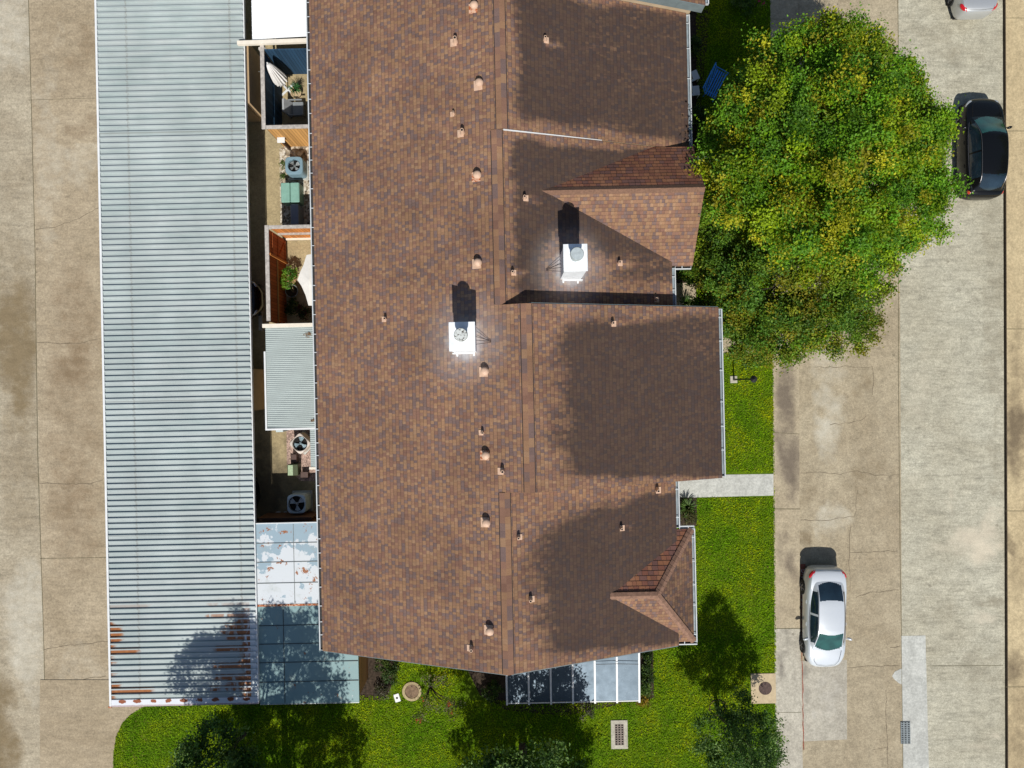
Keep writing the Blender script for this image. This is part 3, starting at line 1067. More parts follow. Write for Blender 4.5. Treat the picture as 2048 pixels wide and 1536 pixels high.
gapy = .006
for i in range(5):
    y1, y0 = YS[i] - gapy, YS[i + 1] + gapy
    o = slab('roof', (RX[i], YS[i], RZ[i]), (RX[i], YS[i + 1], RZ[i]), (XE, YS[i + 1], HE), (XE, YS[i], HE), M['shingle'], house, stain_left, chalk_fn, org=(XE, 0, HE))
    ze = zR(i, EX[i])
    o2 = slab('roof', (RX[i], y0, RZ[i]), (RX[i], y1, RZ[i]), (EX[i], y1, ze), (EX[i], y0, ze), M['shingle'], house, stain_right(i), chalk_fn)
    # ridge cap: two strips folded over the ridge
    wcap = .185
    for sgn, par in ((-1, o), (1, o2)):
        x2 = RX[i] + sgn * wcap
        up = Vector((0, 0, .028))
        A_, B_ = Vector((RX[i], y1, RZ[i])) + up, Vector((RX[i], y0, RZ[i])) + up
        C2, D2_ = Vector((x2, y0, RZ[i] - SL * wcap)) + up, Vector((x2, y1, RZ[i] - SL * wcap)) + up
        if sgn > 0:
            slab('ridge_cap', B_, A_, D2_, C2, M['cap'], par, None, None, .4, .026)
        else:
            slab('ridge_cap', A_, B_, C2, D2_, M['cap'], par, None, None, .4, .026)
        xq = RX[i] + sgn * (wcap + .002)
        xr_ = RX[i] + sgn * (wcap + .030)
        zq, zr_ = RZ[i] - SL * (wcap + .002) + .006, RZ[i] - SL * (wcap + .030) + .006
        MB().add([(xq, y1 - .02, zq), (xr_, y1 - .02, zr_), (xr_, y0 + .02, zr_), (xq, y0 + .02, zq)], [(0, 1, 2, 3)]).build('gap_shade_strip', M['cap_gap_shade'], par)  # thin dark strip painting the gap shade beside the cap edge
    # walls below
    ins = .45
    ya, yb = YS[i] - (.02 if i else ins), YS[i + 1] + (.02 if i < 4 else ins)
    xa, xb = XE + ins, EX[i] - ins
    prof = [(xa, -.05), (xb, -.05), (xb, zR(i, xb) - .14), (RX[i], RZ[i] - .14), (xa, zL(xa) - .14)]
    vs = [(x, yb, z) for x, z in prof] + [(x, ya, z) for x, z in prof]
    fs = [(0, 1, 2, 3, 4), (9, 8, 7, 6, 5)] + [(k, (k + 1) % 5, 5 + (k + 1) % 5, 5 + k) for k in range(5)]
    MB().add(vs, fs).build('wall', M['wall'], house)


def gutter(P, Q, out, m_in, w=.125, strap=.64, dirt=True):
    """open white trough from P to Q (building frame), opening upward, its outer lip towards `out`"""
    P, Q, out = Vector(P), Vector(Q), Vector(out).normalized()
    d = (Q - P)
    L = d.length
    d.normalize()
    mb = MB()

    def bar(o0, o1, z0, z1, s0=0, s1=None):
        s1 = L if s1 is None else s1
        c = [P + d * s + out * o for s, o in ((s0, o0), (s1, o0), (s1, o1), (s0, o1))]
        mb.add([(p.x, p.y, P.z + z0) for p in c] + [(p.x, p.y, P.z + z1) for p in c],
               [(3, 2, 1, 0), (4, 5, 6, 7), (0, 1, 5, 4), (1, 2, 6, 5), (2, 3, 7, 6), (3, 0, 4, 7)])
    bar(0, .012, -.12, .0)
    bar(.014, w - .024, -.12, -.108)
    bar(w - .022, w + .018, -.12, .015)
    bar(.014, w - .024, -.105, .0, 0, .015)
    bar(.014, w - .024, -.105, .0, L - .015, L)
    k = strap * .5
    while k < L:
        bar(.0, w - .024, .004, .014, k, k + .028)
        k += strap * R.uniform(.75, 1.2) * (1.0 if dirt else 1.6)
    g_ = mb.build('gutter', M['gutter'], house)
    mb = MB()
    bar(.016, w - .026, -.1, -.055 if dirt else -.09, .02, L - .02)
    mb.build('gutter_bottom', m_in, g_)
    return g_


zl = HE - .01
gutter((XE + .02, YS[0], zl), (XE + .02, YS[5] + .02, zl), (-1, 0, 0), M['gutter_dirt'], dirt=True)
for i in range(5):
    ya, yb = YS[i] - .06, YS[i + 1] + .06
    if i == 2: ya = 4.25
    if i == 4: yb = U(1391, 1053, 5.7).y
    if i == 1: yb = YS[2] + .02
    gutter((EX[i] - .02, ya, zR(i, EX[i]) - .01), (EX[i] - .02, yb, zR(i, EX[i]) - .01), (1, 0, 0), M['gutter_in'], w=.135, dirt=(i == 2))

# white flashing where the northern section steps down, and the rake boards
fl = MB()
for s0, s1 in ((0.06, .55),):
    x0_, x1_ = RX[1] + .05, RX[1] + 3.6
    fl.add([(x0_, YS[2] - .012, zR(1, x0_) + .01), (x1_, YS[2] - .012, zR(1, x1_) + .01), (x1_, YS[2] - .012, zR(1, x1_) - .05), (x0_, YS[2] - .012, zR(1, x0_) - .09),
            (x0_, YS[2] - .032, zR(1, x0_) + .008), (x1_, YS[2] - .02, zR(1, x1_) + .008), (x1_, YS[2] - .02, zR(1, x1_) - .05), (x0_, YS[2] - .032, zR(1, x0_) - .09)],
           [(0, 1, 2, 3), (7, 6, 5, 4), (0, 4, 5, 1), (1, 5, 6, 2), (2, 6, 7, 3), (3, 7, 4, 0)])
fl.build('flashing', M['white_metal'], house)
fascia_m = plain('grey_blue_fascia', (.16, .20, .21), .6, .10)
for i, yy, sg in ((0, YS[1], -1), (3, YS[3], 1), (4, YS[5], -1)):
    for (xa, xb, fz) in ((RX[i] + .1, EX[i] - .03, lambda x, i=i: zR(i, x)),) + (((XE + .03, RX[i] - .1, zL),) if i == 4 else ()):
        ya_, yb_ = yy + sg * .002, yy + sg * .03
        zt_, zb_ = (.0, .50) if i == 0 else (-.03, .22)
        MB().add([(xa, ya_, fz(xa) + zt_), (xb, ya_, fz(xb) + zt_), (xb, ya_, fz(xb) - zb_), (xa, ya_, fz(xa) - zb_),
                  (xa, yb_, fz(xa) + zt_), (xb, yb_, fz(xb) + zt_), (xb, yb_, fz(xb) - zb_), (xa, yb_, fz(xa) - zb_)],
                 [(0, 1, 2, 3), (7, 6, 5, 4), (0, 4, 5, 1), (1, 5, 6, 2), (2, 6, 7, 3), (3, 7, 4, 0)]).build('rake_board', fascia_m, house)

# cross gable over the second entry
gz = 7.66
gy = U(1250, 378, gz).y
gx1 = U(1410, 377, gz).x
gxi = RX[2] + (RZ[2] - gz) / SL - .15
gN, gS = YS[2] - .03, U(1382, 531, 5.8).y
slp = .80
zN, zS = gz - slp * (gN - gy), gz - slp * (gy - gS)
oN = slab('roof', (gxi, gy, gz), (gx1, gy, gz), (gx1, gN, zN), (gxi, gN, zN), M['shingle_north'], house, None, None, .2, .09)
oS = slab('roof', (gx1, gy, gz), (gxi, gy, gz), (gxi, gS, zS), (gx1, gS, zS), M['shingle'], house, None, None, .2, .09)
for yy, zz, par in ((gN - .22, zN, oN), (gS + .0, zS, oS)):
    pass
MB().add([(gxi + .05, gy + .14, gz - .10), (gx1 + .01, gy + .14, gz - .10), (gx1 + .01, gy, gz + .03), (gxi + .05, gy, gz + .03), (gxi + .05, gy - .14, gz - .10), (gx1 + .01, gy - .14, gz - .10)],
         [(0, 1, 2, 3), (3, 2, 5, 4), (1, 5, 2), (0, 3, 4), (0, 4, 5, 1)]).build('ridge_cap', plain('brown_ridge_shingle', (.17, .095, .062), .9, .2, 12), oS)
pw = MB()
xa, xb = gxi + .5, gx1 - .35
ya, yb = gN - .25, gS + .35
prof = [(ya, -.05), (yb, -.05), (yb, gz - slp * (gy - yb) - .14), (gy, gz - .16), (ya, gz - slp * (ya - gy) - .14)]
pw.add([(xb, y, z) for y, z in prof] + [(xa, y, z) for y, z in prof], [(0, 1, 2, 3, 4), (9, 8, 7, 6, 5)] + [(k, (k + 1) % 5, 5 + (k + 1) % 5, 5 + k) for k in range(5)])
pw.build('wall', M['wall'], house)
gutter((EX[2] + .14, gS + .02, zS - .01), (gx1 - .05, gS + .02, zS - .01), (0, -1, 0), M['gutter_dirt'], strap=.5)

# hipped bay over the southern entry
hz = zR(4, hit(1220, 1193, lambda x: zR(4, x)).x)
hy = U(1300, 1191, hz).y
hxi = RX[4] + (RZ[4] - hz) / SL - .12
hxa = U(1314, 1190, hz).x
he2 = 5.62
hxe = U(1386, 1180, he2).x
hN, hS = U(1388, 1058, he2).y, U(1388, 1283, he2).y
sh = (hz - he2)
pN = slab('roof', (hxi, hy, hz), (hxa, hy, hz), (hxe, hN, he2), (hxi, hN, he2), M['shingle_north'], house, None, None, .2, .09, (1, 0, 0))
pE = slab('roof', (hxa, hy, hz), (hxa, hy, hz), (hxe, hS, he2), (hxe, hN, he2), M['shingle'], house, lambda p: .36, None, .2, .09, (0, 1, 0))
pS = slab('roof', (hxa, hy, hz), (hxi, hy, hz), (hxi, hS, he2), (hxe, hS, he2), M['shingle'], house, None, None, .2, .09, (1, 0, 0))
capm = plain('tan_hip_shingle', (.22, .125, .085), .9, .22, 9)


def hipcap(P, Q, w, par, z=.03):
    P, Q = Vector(P), Vector(Q)
    d = (Q - P).normalized()
    sd = Vector((-d.y, d.x, 0)).normalized()
    L = (Q - P).length
    mb = MB()
    k = 0.0
    n = max(1, int(L / .2))
    for i in range(n):
        a0, a1 = P + d * (L * i / n), P + d * (L * (i + 1) / n + .0)
        up0, up1 = Vector((0, 0, z + .012)), Vector((0, 0, z))
        dr = Vector((0, 0, -w * .42))
        mb.add([a0 + sd * w + dr + up1, a1 + sd * w + dr + up0, a1 + up0, a0 + up1, a0 - sd * w + dr + up1, a1 - sd * w + dr + up0], [(0, 1, 2, 3), (3, 2, 5, 4)])
    return mb.build('hip_cap', capm, par)


hipcap((hxa, hy, hz), (hxe, hN, he2), .13, pN)
hipcap((hxa, hy, hz), (hxe, hS, he2), .13, pS)
hipcap((hxi + .12, hy, hz), (hxa, hy, hz), .13, pS)
bx('wall', M['wall'], house, EX[4] - 1.5, hxe - .35, hN - .3, hS + .3, -.05, he2 - .1)
gutter((hxe - .02, hN + .02, he2 - .01), (hxe - .02, hS - .02, he2 - .01), (1, 0, 0), M['gutter_in'], w=.13, dirt=False)
gutter((EX[4] + .16, hN - .02, he2 - .01), (hxe + .10, hN - .02, he2 - .01), (0, 1, 0), M['gutter_in'], w=.13, dirt=False)
gutter((hxe - .6, hS + .02, he2 - .01), (hxe + .12, hS + .02, he2 - .01), (0, -1, 0), M['gutter_dirt'], strap=.45)

# chimneys
def chimney(cx, cy, hw, hd, zt, fz, capm_, braces):
    root = MB()
    zb = [fz(cx - hw) - .1, fz(cx + hw) - .1]
    v = [(cx - hw, cy - hd, zb[0]), (cx + hw, cy - hd, zb[1]), (cx + hw, cy + hd, zb[1]), (cx - hw, cy + hd, zb[0])]
    t = [(x, y, zt - .05) for x, y, _ in v]
    root.add(v + t, [(3, 2, 1, 0), (4, 5, 6, 7), (0, 1, 5, 4), (1, 2, 6, 5), (2, 3, 7, 6), (3, 0, 4, 7)])
    ch = root.build('chimney', M['chim'], house)
    MB().box(cx - hw - .03, cx + hw + .03, cy - hd - .03, cy + hd + .03, zt - .047, zt, .008).build('chimney_top', M['chim'], ch)
    MB().lathe([(0, zt + .60), (.20, zt + .60), (.22, zt + .57), (.22, zt + .46), (.19, zt + .44), (.165, zt + .01), (.16, zt)], (cx, cy + .02, 0), 28).build('flue_cap', capm_, ch, True)
    f = MB()
    for s in (-1, 1):
        xx = cx + s * (hw - .1)
        z = fz(xx)
        f.box(xx - .03, xx + .03, cy - hd - .13, cy - hd - .005, z - .02, z + .05)
    f.box(cx - hw - .06, cx + hw + .06, cy - hd - .05, cy - hd - .003, fz(cx) - .22, fz(cx) + .10)
    f.build('flashing', M['white_metal'], ch)
    b = MB()
    for yo in (.06, -.06, -.2):
        x0, x1 = cx + braces * hw, cx + braces * (hw + .5)
        b.tube([(x0, cy + yo, fz(x0) + .45), (x1, cy - .08 + yo * .25, fz(x1) + .02)], .008, 6)
    b.build('brace_rod', M['black_metal'], ch)
    return ch


chimney(c1x, c1y, abs(_p1.x - _p0.x) / 2, abs(_p1.y - _p0.y) / 2, CHT1, zL, M['cap_speckled'], 1)
chimney(c2x, c2y, abs(_q1.x - _q0.x) / 2, abs(_q1.y - _q0.y) / 2, CHT2, lambda x: zR(2, x), M['cap_grey'], -1)


# vents
def vent_big(p, fz, rusty):
    z = p.z
    m_ = M['rusty'] if rusty else M['peach']
    t = math.atan(SL)
    mt = Matrix.Translation(p) @ Matrix.Rotation(-t, 4, 'Y')
    base = MB().box(-.17, .15, -.18, .16, -.02, .03, .006, mt).build('roof_vent', m_, house)
    o = MB().lathe([(.0, .34), (.06, .335), (.125, .30), (.145, .25), (.135, .235), (.09, .23), (.09, 0)], (p.x + .03, p.y, z - .03), 20).build('vent_hood', M['peach'], base, True)
    return base


def vent_small(p, fz, s, sgn):
    t = math.atan(SL) * (1 if sgn < 0 else -1)
    mt = Matrix.Translation(p) @ Matrix.Rotation(-t, 4, 'Y')
    ox = -.05 if sgn < 0 else .05
    base = MB().box((-.10 + ox) * s, (.09 + ox) * s, -.11 * s, .10 * s, -.02, .025, .005, mt).build('vent_pipe', M['peach'], house)
    MB().lathe([(.032 * s, .1), (.034 * s, .27 * s), (.048 * s, .27 * s), (.055 * s, .2 * s), (.075 * s, 0)], (p.x, p.y, p.z - .01), 14).build('pipe_collar', M['peach'], base, True)
    MB().lathe([(0, .262 * s), (.033 * s, .262 * s)], (p.x, p.y, p.z - .01), 14).build('pipe_opening', M['dark'], base)
    return base


for (px, py, sl, rs) in BIG:
    vent_big(hit(px, py, zL), zL, rs)
for (px, py, sl, sz) in SMALL:
    if sl == 'L':
        vent_small(hit(px, py, zL), zL, sz, -1)
    else:
        vent_small(hit(px, py, lambda x, s=sl: zR(s, x)), None, sz, 1)

# ------------------------------------------------------------------ carport
cp = thing('carport', 'long ribbed steel carport roof with rust along its southern end', 'carport', (0, 0, 0), ROT)


def ribbed_roof(name, m, parent, x0, x1, y0, y1, z0, z1, pitch, rh, rw, pan_attr=False):
    """sheet with raised ribs running across x; z0 at x0, z1 at x1"""
    prof = []
    y = y0
    while y < y1:
        prof += [(y, 0, 1), (y + pitch - rw, 0, 1), (y + pitch - rw * .85, rh, 0), (y + pitch - rw * .15, rh, 0)]
        y += pitch
    prof.append((min(y, y1 + pitch), 0, 1))
    vs, fs, pa = [], [], []
    for (y, dz, q) in prof:
        vs += [(x0, y, z0 + dz), (x1, y, z1 + dz)]
        pa += [q, q]
    n = len(prof)
    for (y, dz, q) in prof:
        vs += [(x0, y, z0 + dz - .012), (x1, y, z1 + dz - .012)]
        pa += [q, q]
    for i in range(n - 1):
        fs.append((2 * i, 2 * i + 1, 2 * i + 3, 2 * i + 2))
        b = 2 * n
        fs.append((b + 2 * i + 2, b + 2 * i + 3, b + 2 * i + 1, b + 2 * i))
        fs.append((2 * i, 2 * i + 2, b + 2 * i + 2, b + 2 * i))
        fs.append((2 * i + 1, b + 2 * i + 1, b + 2 * i + 3, 2 * i + 3))
    fs += [(0, 2 * n, 2 * n + 1, 1), (2 * n - 2, 2 * n - 1, 4 * n - 1, 4 * n - 2)]
    me = bpy.data.meshes.new(name)
    me.from_pydata(vs, [], fs)
    me.materials.append(m)
    if pan_attr:
        at = me.attributes.new('pan', 'FLOAT', 'POINT')
        at.data.foreach_set('value', [float(x) for x in pa])
    bm = bmesh.new(); bm.from_mesh(me)
    bmesh.ops.recalc_face_normals(bm, faces=bm.faces)
    bm.to_mesh(me); bm.free()
    o = bpy.data.objects.new(name, me)
    COL.objects.link(o)
    o.parent = parent
    return o


ribbed_roof('roof_panel', M['carport'], cp, CP_X0 + .09, CP_X1 - .05, CP_Y0 + .30, CP_Y1, CP_H, CP_H, .2412, .075, .075, True)
bx('edge_trim', M['white_metal'], cp, CP_X0, CP_X0 + .085, CP_Y0 + .03, CP_Y1, CP_H - .16, CP_H + .055)
bx('edge_trim', M['white_metal'], cp, CP_X1 - .045, CP_X1, CP_Y0 + .3, CP_Y1, CP_H - .14, CP_H + .03)


def endtrim_mat():
    n = NT('rust_spotted_end_trim', .5, .4)
    p = n.sep(n.obj())
    fx = n.math('FRACT', n.math('DIVIDE', p[0], .66))
    fx = n.math('ADD', fx, n.math('MULTIPLY', n.math('SUBTRACT', n.noise(n.obj(), 5, 3), .5), .5))
    dy = n.math('DIVIDE', n.math('SUBTRACT', p[1], CP_Y0 + .22), .085)
    r = n.math('ADD', n.math('POWER', n.math('DIVIDE', n.math('SUBTRACT', fx, .5), .24), 2.0), n.math('POWER', n.math('ADD', dy, n.math('MULTIPLY', n.math('SUBTRACT', n.noise(n.obj(), 9, 3), .5), 1.4)), 2.0))
    c = n.mix(n.noise(n.obj(), 2.5, 3), (.55, .58, .64), (.66, .68, .72))
    c = n.mix(n.ramp(r, [(.75, 1.0), (1.0, 0.0)]), c, n.mix(n.noise(n.obj(), 9, 3), (.16, .035, .012), (.30, .09, .03)))
    low = n.ramp(n.math('ADD', n.math('DIVIDE', n.math('SUBTRACT', p[1], CP_Y0), .1), n.math('MULTIPLY', n.noise(n.obj(), 6, 3), .6)), [(.9, 1.0), (1.25, 0.0)])
    c = n.mix(n.math('MULTIPLY', low, .8), c, n.mix(n.noise(n.obj(), 11, 4), (.28, .16, .15), (.44, .36, .38)))
    n.col(c)
    return n.m


bx('end_trim', endtrim_mat(), cp, CP_X0 + .088, CP_X1 - .002, CP_Y0, CP_Y0 + .296, CP_H - .14, CP_H + .05)
bx('end_bracket', M['rusty'], cp, CP_X0 - .05, CP_X0 + .084, CP_Y0 - .04, CP_Y0 + .026, CP_H - .2, CP_H + .06)
for yy in np.arange(-12.5, 19, 4.2):
    for xx in (CP_X0 + 1.2, CP_X1 - .8):
        MB().tube([(xx, yy, -.02), (xx, yy, CP_H - .18)], .055, 10).build('post', M['steel'], cp)
for xx in (CP_X0 + 1.2, CP_X1 - .8):
    bx('beam', M['steel'], cp, xx - .05, xx + .05, CP_Y0 + .4, CP_Y1, CP_H - .17, CP_H - .015)

# tan storage closets below the carport
def closet(ya, yb, label):
    t = thing('storage_closet', label, 'storage closet', (0, 0, 0), ROT, 'tan closets under the carport')
    x1 = U(533, (ya + yb) / 2, 0).x
    x0 = x1 - 1.3
    y1, y0 = U(531, ya, 0).y, U(531, yb, 0).y
    MB().box(x0, x1, y0, y1, .04, 2.2, .01).build('wall', M['tan_wall'], t)
    bx('skirting', M['cream'], t, x1 + .002, x1 + .03, y0 + .02, y1 - .02, .05, .16)
    bx('door', M['tan_wall'], t, x0 + .2, x0 + 1.1, y0 - .03, y0 - .002, .06, 2.05)
    return t


closet(128, 243, 'tan storage closet beneath the carport behind the bicycle')
closet(739, 818, 'tan storage closet beside the pale ribbed patio cover')

# ------------------------------------------------------------------ patio covers and lean-to roofs
pc = thing('patio_cover', 'bright white patio cover with a long cream beam along its edge', 'patio cover', (0, 0, 0), ROT)
ph = 2.6
x0, x1 = U(503, 40, ph).x, U(616, 40, ph).x
y0 = U(560, 76, ph).y
ribbed_roof('roof_panel', M['ribbed_white'], pc, x0, x1, y0, 20, ph - .05, ph + .1, .20, .02, .03)
bx('gutter', plain('grey_gutter_paint', (.55, .60, .62), .5, .1), pc, x0, x1, y0 - .11, y0 - .004, ph - .1, ph - .03)  # pale grey gutter colour
b0, b1 = U(475, 86, ph), U(616, 79, ph)
mb = MB()
mb.add([(b0.x, b0.y - .09, ph - .1), (b1.x, b0.y - .04, ph - .1), (b1.x, b0.y + .12, ph - .1), (b0.x, b0.y + .07, ph - .1),
        (b0.x, b0.y - .09, ph + .06), (b1.x, b0.y - .04, ph + .06), (b1.x, b0.y + .12, ph + .06), (b0.x, b0.y + .07, ph + .06)],
       [(3, 2, 1, 0), (4, 5, 6, 7), (0, 1, 5, 4), (1, 2, 6, 5), (2, 3, 7, 6), (3, 0, 4, 7)])
mb.build('beam', M['cream'], pc)
for yy in (15, 19):
    MB().tube([(x0 + .1, yy, 0), (x0 + .1, yy, ph - .08)], .05, 8).build('post', M['white_metal'], pc)

pc2 = thing('patio_cover', 'pale ribbed metal patio cover with leaf litter beside the brown roof', 'patio cover', (0, 0, 0), ROT)
x0, x1 = U(532.5, 750, ph).x, U(632, 750, ph).x
yt, yb = U(580, 650, ph).y, U(580, 856, ph).y
ribbed_roof('roof_panel', M['ribbed_blue'], pc2, x0, x1, yb, yt - .1, ph - .02, ph + .05, .0825, .022, .035)
bx('beam', M['cream'], pc2, x0 - .1, x1, yt - .095, yt + .06, ph - .08, ph + .075)
bx('edge_trim', M['white_metal'], pc2, x0 - .075, x0 - .004, yb - .08, U(532, 703, ph).y, ph - .08, ph + .03)
bx('end_trim', M['white_metal'], pc2, x0, x1 - .05, yb - .08, yb - .004, ph - .06, ph + .05)
xs_ = U(621, 900, ph).x
yb2 = U(625, 934, ph).y
ribbed_roof('side_panel', M['ribbed_blue'], pc2, xs_, x1 + .06, yb2, yb - .09, ph, ph + .03, .0825, .02, .035)
bx('end_trim', M['cream'], pc2, xs_ - .06, x1 + .06, yb2 - .1, yb2 - .004, ph - .05, ph + .04)
for (px, py, r) in ((616, 670, .14), (627, 841, .09)):
    p = U(px, py, ph + .08)
    mb = MB()
    for k in range(26):
        aa, rr = R.uniform(0, 6.28), r * math.sqrt(R.random())
        q = Vector((p.x + rr * math.cos(aa) * 1.3, p.y + rr * math.sin(aa) * .7, p.z + R.uniform(0, .03)))
        s_ = R.uniform(.02, .04)
        mb.add([q + Vector((-s_, 0, 0)), q + Vector((0, -s_ * .6, .01)), q + Vector((s_, 0, 0)), q + Vector((0, s_ * .6, .01))], [(0, 1, 2, 3)])
    tag(mb.build('leaf_litter', plain('dry_leaves', (.22, .13, .06), .9, .4, 30), pc2), kind='stuff')
for yy in (yt - .2, yb + .2):
    MB().tube([(x0 + .06, yy, 0), (x0 + .06, yy, ph - .1)], .045, 8).build('post', M['white_metal'], pc2)

lh = 2.3
sh1 = thing('lean_to_roof', 'flat pale blue and white lean-to roof with peeling paint and rust', 'lean-to roof', (0, 0, 0), ROT)
x0, x1 = U(514, 1130, lh).x, U(637, 1130, lh).x
yt, yb = U(560, 1047, lh).y, U(560, 1208, lh).y
bx('roof_panel', M['flat_blue'], sh1, x0, x1, yb, yt, lh - .09, lh)
xm = U(588, 1120, lh).x
sm_ = MB()
for py in (1086, 1124, 1166):
    y = U(560, py, lh).y
    sm_.box(x0 + .01, x1, y - .012, y + .012, lh + .002, lh + .022)
ys_ = [yt - .02] + [U(560, q, lh).y for q in (1086, 1124, 1166)] + [yb + .02]
for k in range(4):
    sm_.box(xm - .012, xm + .012, ys_[k + 1] + .02, ys_[k] - .02, lh + .002, lh + .014)
sm_.build('seam', plain('dull_seam', (.16, .18, .18), .6, .2), sh1)
bx('edge_trim', M['white_metal'], sh1, x0 - .03, x1, yt + .003, yt + .04, lh - .1, lh + .03)
bx('wall', M['brown_x'], sh1, x0 + .1, x1 - .1, yb + .1, yt - .1, -.02, lh - .1)
sh2 = thing('lean_to_roof', 'weathered green grey lean-to roof in dappled shade with brown siding below', 'lean-to roof', (0, 0, 0), ROT)
xr = U(717, 1350, lh).x
yt2, yb2 = yb - .1, U(600, 1407, lh).y
bx('roof_panel', M['flat_green'], sh2, x0, xr, yb2, yt2, lh - .12, lh - .02)
bx('edge_trim', M['rusty'], sh2, x0, x1, yt2 + .004, yb - .01, lh - .08, lh + .012)
sm_ = MB()
rows = (1251, 1288, 1325, 1364)
for py in rows:
    y = U(560, py, lh).y
    sm_.box(x0 + .01, xr - .01, y - .012, y + .012, lh - .018, lh + .004)
xm = U(568, 1320, lh).x
ys_ = [yt2 - .02] + [U(560, q, lh).y for q in rows] + [yb2 + .02]
for k in range(5):
    sm_.box(xm - .012, xm + .012, ys_[k + 1] + .02, ys_[k] - .02, lh - .018, lh - .004)
sm_.build('seam', plain('dark_seam', (.05, .06, .06), .6, .2), sh2)
bx('wall', M['brickwall'], sh2, x0 + .15, xr - .06, yb2 + .12, yt2 - .05, -.02, lh - .13)
bx('end_trim', M['steel'], sh2, x0, xr, yb2 - .03, yb2 - .003, lh - .14, lh - .01)

# sunroom
sr = thing('sunroom', 'white framed sunroom with six frosted roof panes below the south gable', 'sunroom', (0, 0, 0), ROT)
hz0, hz1 = 2.42, 2.75
yb = U(1146, 1404, hz0).y
yt = YS[5] + .42
xs_r = [U(px, 1400, hz0).x for px in (1014, 1058, 1102, 1146, 1190, 1234, 1278.5)]
for a_, b_ in zip(xs_r[:-1], xs_r[1:]):
    MB().add([(a_ + .02, yb + .02, hz0 - .03), (b_ - .02, yb + .02, hz0 - .03), (b_ - .02, yt, hz1 - .03), (a_ + .02, yt, hz1 - .03),
              (a_ + .02, yb + .02, hz0), (b_ - .02, yb + .02, hz0), (b_ - .02, yt, hz1), (a_ + .02, yt, hz1)],
             [(3, 2, 1, 0), (4, 5, 6, 7), (0, 1, 5, 4), (1, 2, 6, 5), (2, 3, 7, 6), (3, 0, 4, 7)]).build('roof_pane', M['pane'], sr)
for x in xs_r:
    w = .038
    MB().add([(x - w, yb - .07, hz0 - .06), (x + w, yb - .07, hz0 - .06), (x + w, yt, hz1 - .06), (x - w, yt, hz1 - .06),
              (x - w, yb - .07, hz0 + .035), (x + w, yb - .07, hz0 + .035), (x + w, yt, hz1 + .035), (x - w, yt, hz1 + .035)],
             [(3, 2, 1, 0), (4, 5, 6, 7), (0, 1, 5, 4), (1, 2, 6, 5), (2, 3, 7, 6), (3, 0, 4, 7)]).build('rafter', M['white_metal'], sr)
    bx('post', M['white_metal'], sr, x - .03, x + .03, yb + .03, yb + .09, .0, hz0 - .07)
bx('eave_rail', M['white_metal'], sr, xs_r[0] - .03, xs_r[-1] + .03, yb - .025, yb + .015, hz0 - .08, hz0 + .012)
for a_, b_ in zip(xs_r[:-1], xs_r[1:]):
    bx('wall_pane', M['glass_navy'], sr, a_ + .035, b_ - .035, yb + .05, yb + .07, .45, hz0 - .1)
bx('low_wall', M['wall'], sr, xs_r[0] + .035, xs_r[-1] - .035, yb + .045, yb + .095, -.02, .44)
bx('floor_slab', M['court'], sr, xs_r[0], xs_r[-1], yb + .1, yt - .05, -.02, .03)
bx('side_pane', M['glass_navy'], sr, xs_r[-1] - .02, xs_r[-1], yb + .1, yt - .05, .05, hz0 - .1)
bx('side_pane', M['glass_navy'], sr, xs_r[0], xs_r[0] + .02, yb + .1, yt - .05, .05, hz0 - .1)
MB().tube([(xs_r[4] + .05, U(1210, 1327, 2.6).y, 2.68), (xs_r[5], U(1230, 1326, 2.6).y, 2.69), (xs_r[6] - .05, U(1276, 1327, 2.6).y, 2.68)], .012, 6).build('cable', M['black_metal'], sr)

# ------------------------------------------------------------------ fences and the courts
FH = 2.45


def fence_root(label, name='wooden_fence'):
    return thing(name, label, 'fence', (0, 0, 0), ROT)


fa = fence_root('tall navy board fence enclosing the little court with the parasol')
x0, x1 = U(526, 170, FH).x, U(618, 170, FH).x
yt, yb = U(560, 98, FH).y, U(560, 254, FH).y
bx('north_panel', M['navy_x'], fa, x0 + .05, x1, yt - .03, yt + .02, .03, FH - .02)
bx('west_panel', M['navy_y'], fa, x0 - .02, x0 + .03, yb + .06, yt - .04, .03, FH - .03)
sp = bx('south_panel', M['pine_x'], fa, x0 + .07, x1, yb - .03, yb + .0, .03, FH - .03)
sp['label'] = 'tan unpainted board panel'
bx('south_lining', M['navy_x'], fa, x0 + .07, x1, yb + .003, yb + .03, .03, FH - .03)
bx('top_rail', M['rail'], fa, x0 - .085, x0 + .085, yb - .08, yt + .3, FH - .025, FH + .04, bev=.006)
bx('top_rail', M['rail'], fa, x0 + .09, x1, yb - .08, yb + .075, FH - .025, FH + .038, bev=.006)
bx('middle_rail', M['navy_y'], fa, x0 + .033, x0 + .08, yb + .1, yt - .08, 1.15, 1.24)
bx('post', M['rail'], fa, x0 - .16, x0 - .03, yt - .02, yt + .1, .0, FH + .02, bev=.01)

